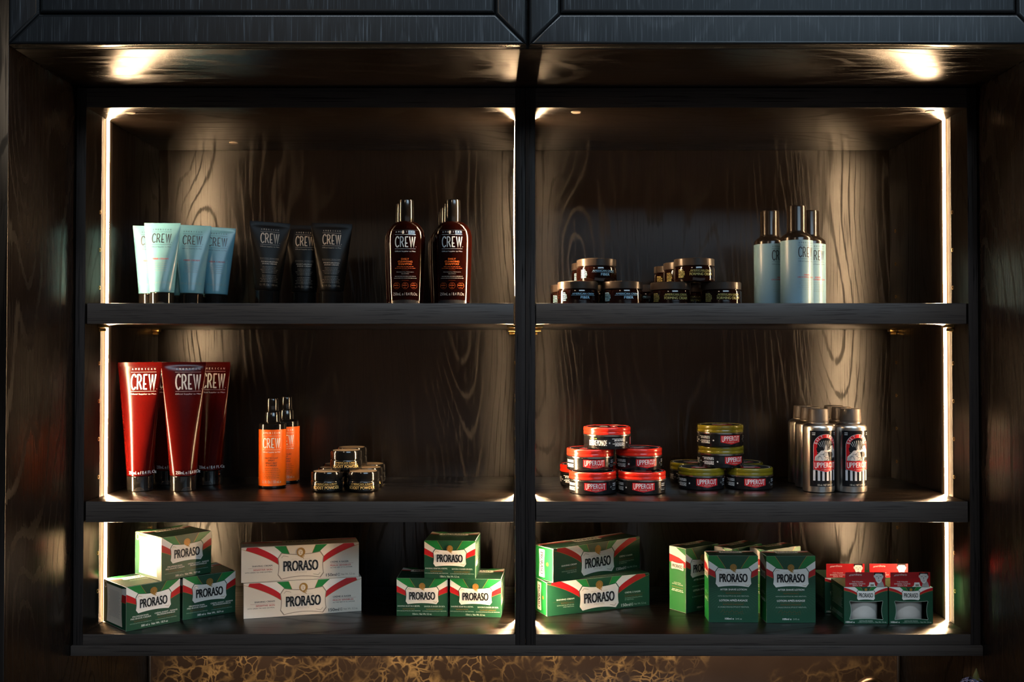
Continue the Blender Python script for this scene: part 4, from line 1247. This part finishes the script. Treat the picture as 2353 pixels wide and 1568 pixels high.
# display cartons with window and red header card
def make_display():
    W, D, H = .0655, .0600, .0546
    t = thing('display_carton', 'small green windowed carton with red header card, front row left', 'box', (.4962+W/2, .0545, S3), 0, 'small windowed cartons with red header cards')
    X = lambda u: (u-814)/635*W; Y = lambda v: (1022-v)/517*H
    def window():
        T = qcurve((X(582), Y(700)), (X(818), Y(722)), (X(1055), Y(700)), 8); R = qcurve((X(1060), Y(712)), (X(1018), Y(830)), (X(1060), Y(955)), 8)
        B = qcurve((X(1055), Y(965)), (X(818), Y(935)), (X(582), Y(965)), 8); L_ = qcurve((X(577), Y(955)), (X(618), Y(830)), (X(577), Y(712)), 8)
        return T+R+B+L_
    hole = window()
    # shell: five card walls and a front with a hole
    th = .0006
    bm = bmesh.new()
    add_box(bm, -W/2, -W/2+th, 0, D, 0, H); add_box(bm, W/2-th, W/2, 0, D, 0, H)
    add_box(bm, -W/2+th, W/2-th, D-th, D, 0, H); add_box(bm, -W/2+th, W/2-th, th, D-th, 0, th); add_box(bm, -W/2+th, W/2-th, 0, D-th, H-th, H)
    bm_obj('carton', bm, 'g_dark', t)
    d = Design()
    outer = [(-W/2, 0), (W/2, 0), (W/2, H), (-W/2, H)]
    d.poly(outer, 'g_dark', 0, [hole[::-1]])
    clip = (-W/2, W/2, 0, H)
    cur = [qcurve((X(775), Y(565)), (X(755), Y(530)), (X(725), Y(490)), 8), qcurve((X(705), Y(548)), (X(675), Y(520)), (X(620), Y(480)), 8),
           qcurve((X(692), Y(590)), (X(620), Y(535)), (X(470), Y(505)), 8), qcurve((X(690), Y(620)), (X(610), Y(570)), (X(470), Y(548)), 8)]
    bands(d, W, H, cur, 0, clip)
    plaque(d, 0, Y(688), Y(553), X(943), X(925), H*.045, H*.045, H*.018, H*.018, W*.008, 'p_white', 'g_dark', .0006, 3)
    d.text('PRORASO', 0, Y(620), W*.325, H*.12, 'p_black', 6, bold=.035)
    d.disc(0, Y(540), W*.034, 'p_gold', 7, 12)
    d.text('100ml e', X(520), Y(997), 128/635*W, H*.050, 'p_white', 3, 'l', .012)
    for s, v, w_ in (('CREMA PRE BARBA', 977, 195), ('PRE-SHAVE CREAM', 991, 195), ('CRÈME AVANT RASAGE', 1004, 240)): d.text(s, 0, Y(v), w_/635*W, H*.020, 'p_lightgreen', 3, bold=0)
    d.text('Net Wt. 3.6 oz.', X(950), Y(998), 160/635*W, H*.045, 'p_lightgreen', 3, 'l', 0)
    L_ = hole+[hole[0]]
    d.stroke(L_, .0005, 'p_lightgreen', 2)
    d.build('front_print', t, on_front)
    lathe('cream_jar', [(.0235, .0010), (.0262, .0024), (.0266, .0050), (.0266, .0330), (.0250, .0360), (.0240, .0372), (.0262, .0374), (.0262, .0520), (.0250, .0530)], 'frosted_glass', t, 40)
    kj = [c for c in kids(t) if c.name.startswith('cream_jar')][0]
    kj.data.transform(Matrix.Translation((0, D/2, 0)))
    kj['label'] = 'pale frosted jar seen through the window'
    s = Design(); s.rect(-D/2+.0006, .0006, D/2-.0006, H-.0006, 'g_dark', 0); s.dashes(0, H*.88, D*.85, 14, H*.036, H*.012, 'p_lightgreen', 1, seed=4); s.dashes(0, H*.22, D*.85, 3, H*.04, H*.012, 'p_lightgreen', 1, seed=5)
    s.build('side_print', t, emap_left(W, D))
    # header card
    hx, hz0, hz1 = W*.455, H+.0002, H+.0217
    bm = bmesh.new(); add_box(bm, -hx, hx, .0018, .0023, hz0, hz1)
    hc = bm_obj('header_card', bm, 'p_red', t)
    e = Design(); U = lambda u: (u-810)/570*2*hx; Z = lambda v: hz0+(497-v)/205*(hz1-hz0)
    def arc(p): return (p[0], p[1]-18*(p[0]-U(665))**2)
    e.text('straordinario', U(668), Z(338), U(760)-U(575), (hz1-hz0)*.14, 'p_white', 1, shear=.4, bold=.01, warp=lambda p: (p[0], p[1]+.0016-9*(p[0]-U(690))**2))
    e.stroke([(U(640+i*13), Z(385+6*math.sin(i*2.1)-i*.4)) for i in range(14)], .0006, 'ink_red', 1)
    for s_, v, w_ in (('THE ITALIAN', 427, 155), ("BARBERS' CHOICE", 455, 228), ('SINCE 1948', 480, 138)): e.text(s_, U(695), Z(v), w_/570*2*hx, (hz1-hz0)*.085, 'p_white', 1, bold=.01)
    # generic head-and-hand portrait of a dark haired man
    e.poly([(U(u), Z(v)) for u, v in [(930, 335), (945, 330), (948, 300), (1045, 300), (1060, 335), (1070, 345), (1062, 375), (1050, 385), (1040, 430), (1010, 450), (985, 445), (962, 415), (945, 372), (930, 360)]][::-1], 'p_white', 1)
    e.poly([(U(u), Z(v)) for u, v in [(940, 340), (936, 292.5), (1065, 292.5), (1062, 345), (1048, 315), (1000, 310), (955, 312)]][::-1], 'p_black', 2)
    e.poly([(U(u), Z(v)) for u, v in [(975, 497), (985, 450), (1010, 452), (1045, 415), (1062, 440), (1082, 497)]][::-1], 'p_shadow', 2)
    for a, b in (((962, 352), (985, 350)), ((1015, 350), (1040, 352)), ((1000, 360), (998, 392)), ((985, 415), (1018, 412))): e.stroke([(U(a[0]), Z(a[1])), (U(b[0]), Z(b[1]))], .0005, 'p_black', 3)
    e.poly([(U(u), Z(v)) for u, v in [(835, 497), (860, 480), (868, 435), (940, 435), (948, 480), (975, 497)]][::-1], 'p_white', 1)
    e.rect(U(882), Z(488), U(932), Z(462), 'p_taupe', 2)
    e.build('header_print', hc, lambda x_, y_, o: (x_, .0018-o, y_))
    return t
t = make_display(); G = t['group']
dup(t, (.5633+.0655/2, .0540, S3), 0, 'small green windowed carton with red header card, front row right by the light strip', G)
dup(t, (.4870+.0655/2, .1160, S3), 0, 'small green windowed carton with brighter red header, back row left', G)
dup(t, (.5545+.0655/2, .1160, S3), 0, 'small green windowed carton with brightest red header, back row right', G)

# ================================================================== counter things at the bottom edge
CT = ZC-.62
t = thing('counter', 'black stone topped counter below the marble splashback', 'counter', (0, 0, .0005))
box('countertop', -.634, .6765, -.22, .304, CT-.03, CT-.001, 'black_stone', t, .002)
box('counter_body', -.62, .66, -.19, .300, 0, CT-.0305, 'oak_wall', t, .001)

def tube_along(name, P, r, mat, parent, seg=16):
    V = []; F = []
    for i, p in enumerate(P):
        a = Vector(P[max(i-1, 0)]); b = Vector(P[min(i+1, len(P)-1)])
        d = (b-a).normalized(); up = Vector((.3, 1, .1)).normalized()
        n1 = d.cross(up).normalized(); n2 = d.cross(n1)
        rr = r[i] if isinstance(r, list) else r
        for k in range(seg):
            t = 2*PI*k/seg; V.append(Vector(p)+n1*rr*math.cos(t)+n2*rr*math.sin(t))
    for i in range(len(P)-1):
        for k in range(seg): F.append((i*seg+k, i*seg+(k+1) % seg, (i+1)*seg+(k+1) % seg, (i+1)*seg+k))
    F.append(tuple(reversed(range(seg)))); F.append(tuple((len(P)-1)*seg+k for k in range(seg)))
    return mesh_obj(name, V, F, mat, parent, smooth=40)

t = thing('tap', 'bronze tap with a curved spout, its top showing at the bottom right edge', 'tap', (.595, .225, CT))
lathe('tap_base', [(.020, 0), (.020, .006), (.013, .008)], 'bronze', t, 28)
P = [(0, 0, .006), (0, 0, .055)] + [(-.019+.019*math.cos(a), -.006+.006*math.cos(a), .068+.019*math.sin(a)) for a in [PI*i/12 for i in range(10)]]
tube_along('spout', P, .0115, 'bronze', t)
t.location = (.6035, .200, CT+.001)

t = thing('flower_vase', 'dark vase of blue hydrangea flowers under the right wall', 'flowers', (.612, -.085, CT+.0004))
lathe('vase', [(.022, 0), (.028, .01), (.030, .05), (.020, .085), (.018, .10)], 'vase_dark', t, 28)
rnd = random.Random(3)
for cx, cy, cz, r in ((-.010, 0, .157, .0185), (.014, .006, .164, .0190), (.026, -.012, .153, .017)):
    tube_along('stem', [(cx*.2, cy*.2, .06), (cx*.6, cy*.6, .12), (cx, cy, cz)], .0015, 'stem_green', t, 8)
    V = []; F = []
    for i in range(150):
        th_ = math.acos(1-2*(i+.5)/150); ph = PI*(1+5**.5)*i
        n = Vector((math.sin(th_)*math.cos(ph), math.sin(th_)*math.sin(ph), math.cos(th_)))
        c = Vector((cx, cy, cz))+n*r*rnd.uniform(.9, 1.08)
        q = n.orthogonal().normalized(); w_ = n.cross(q)
        a0 = rnd.uniform(0, 6)
        for k in range(4):
            a = a0+PI/2*k; u = q*math.cos(a)+w_*math.sin(a); v = n.cross(u)
            b = len(V); s_ = .0028
            V += [c, c+u*s_*.7+v*s_*.5+n*.0006, c+u*s_*1.3+n*.0002, c+u*s_*.7-v*s_*.5+n*.0006]; F.append((b, b+1, b+2, b+3))
    mesh_obj('flower_head', V, F, 'flower_blue', t)
V = []; F = []
for i in range(9):
    tt = i/8; w_ = .0062*math.sin(PI*min(1, tt*.93+.05)); z_ = .150+.045*tt
    V += [(.020-w_+.002*tt, .012, z_), (.020+.002*tt, .010, z_), (.020+w_+.002*tt, .012, z_)]
for i in range(8):
    F += [(3*i, 3*i+1, 3*i+4, 3*i+3), (3*i+1, 3*i+2, 3*i+5, 3*i+4)]
o = mesh_obj('leaf', V, F, 'leaf_olive', t, smooth=60)

# ================================================================== LIGHT
def area(name, loc, target, sx, sy, power, col):
    l = bpy.data.lights.new(name, 'AREA'); l.shape = 'RECTANGLE'; l.size = sx; l.size_y = sy; l.energy = power; l.color = col
    o = bpy.data.objects.new(name, l); COL.objects.link(o); o.location = loc
    o.rotation_euler = (Vector(target)-Vector(loc)).to_track_quat('-Z', 'Y').to_euler()
    return o
# shop window panes behind the viewer: a high cool one and a wide low one
area('window_light', (1.25, -2.9, 3.05), (.35, -.2, 2.0), 1.9, .7, 27, (.58, .81, 1.0))
area('shopfront_light', (1.2, -2.9, .45), (.25, 0, 1.25), 4.6, 1.1, 4., (.95, .96, 1.0))
area('ceiling_light', (.35, -.75, 2.66), (.35, -.75, 0), 1.9, .12, 12, (.74, .87, 1.0))
# warm ceiling lamp of the shop
area('ceiling_lamp', (-.7, -2.2, 2.65), (-.4, -1.0, 1.0), .25, .25, 3.0, (1, .80, .58))
# light bar under the cabinets washing the marble
area('under_cabinet_light', (.02, .20, ZC-.432), (.02, .315, ZC-.56), 1.2, .01, 1.3, (1, .76, .50))

wd = bpy.data.worlds.new('World'); bpy.context.scene.world = wd; wd.use_nodes = True
wd.node_tree.nodes['Background'].inputs[0].default_value = (.55, .65, .85, 1)
wd.node_tree.nodes['Background'].inputs[1].default_value = .012

# ================================================================== CAMERA
cam = bpy.data.cameras.new('Camera'); co = bpy.data.objects.new('Camera', cam); COL.objects.link(co)
cam.sensor_width = 36; cam.lens = 36*2288/2353; cam.clip_start = .01
co.location = (0, -1.44, ZC); co.rotation_euler = (PI/2+math.atan(.0165), 0, 0)
sc = bpy.context.scene; sc.camera = co
sc.view_settings.view_transform = 'Standard'
sc.view_settings.look = 'None'
sc.view_settings.exposure = .2
sc.cycles.max_bounces = 8; sc.cycles.diffuse_bounces = 4; sc.cycles.glossy_bounces = 5
sc.cycles.sample_clamp_indirect = 4.
sc.cycles.caustics_reflective = True
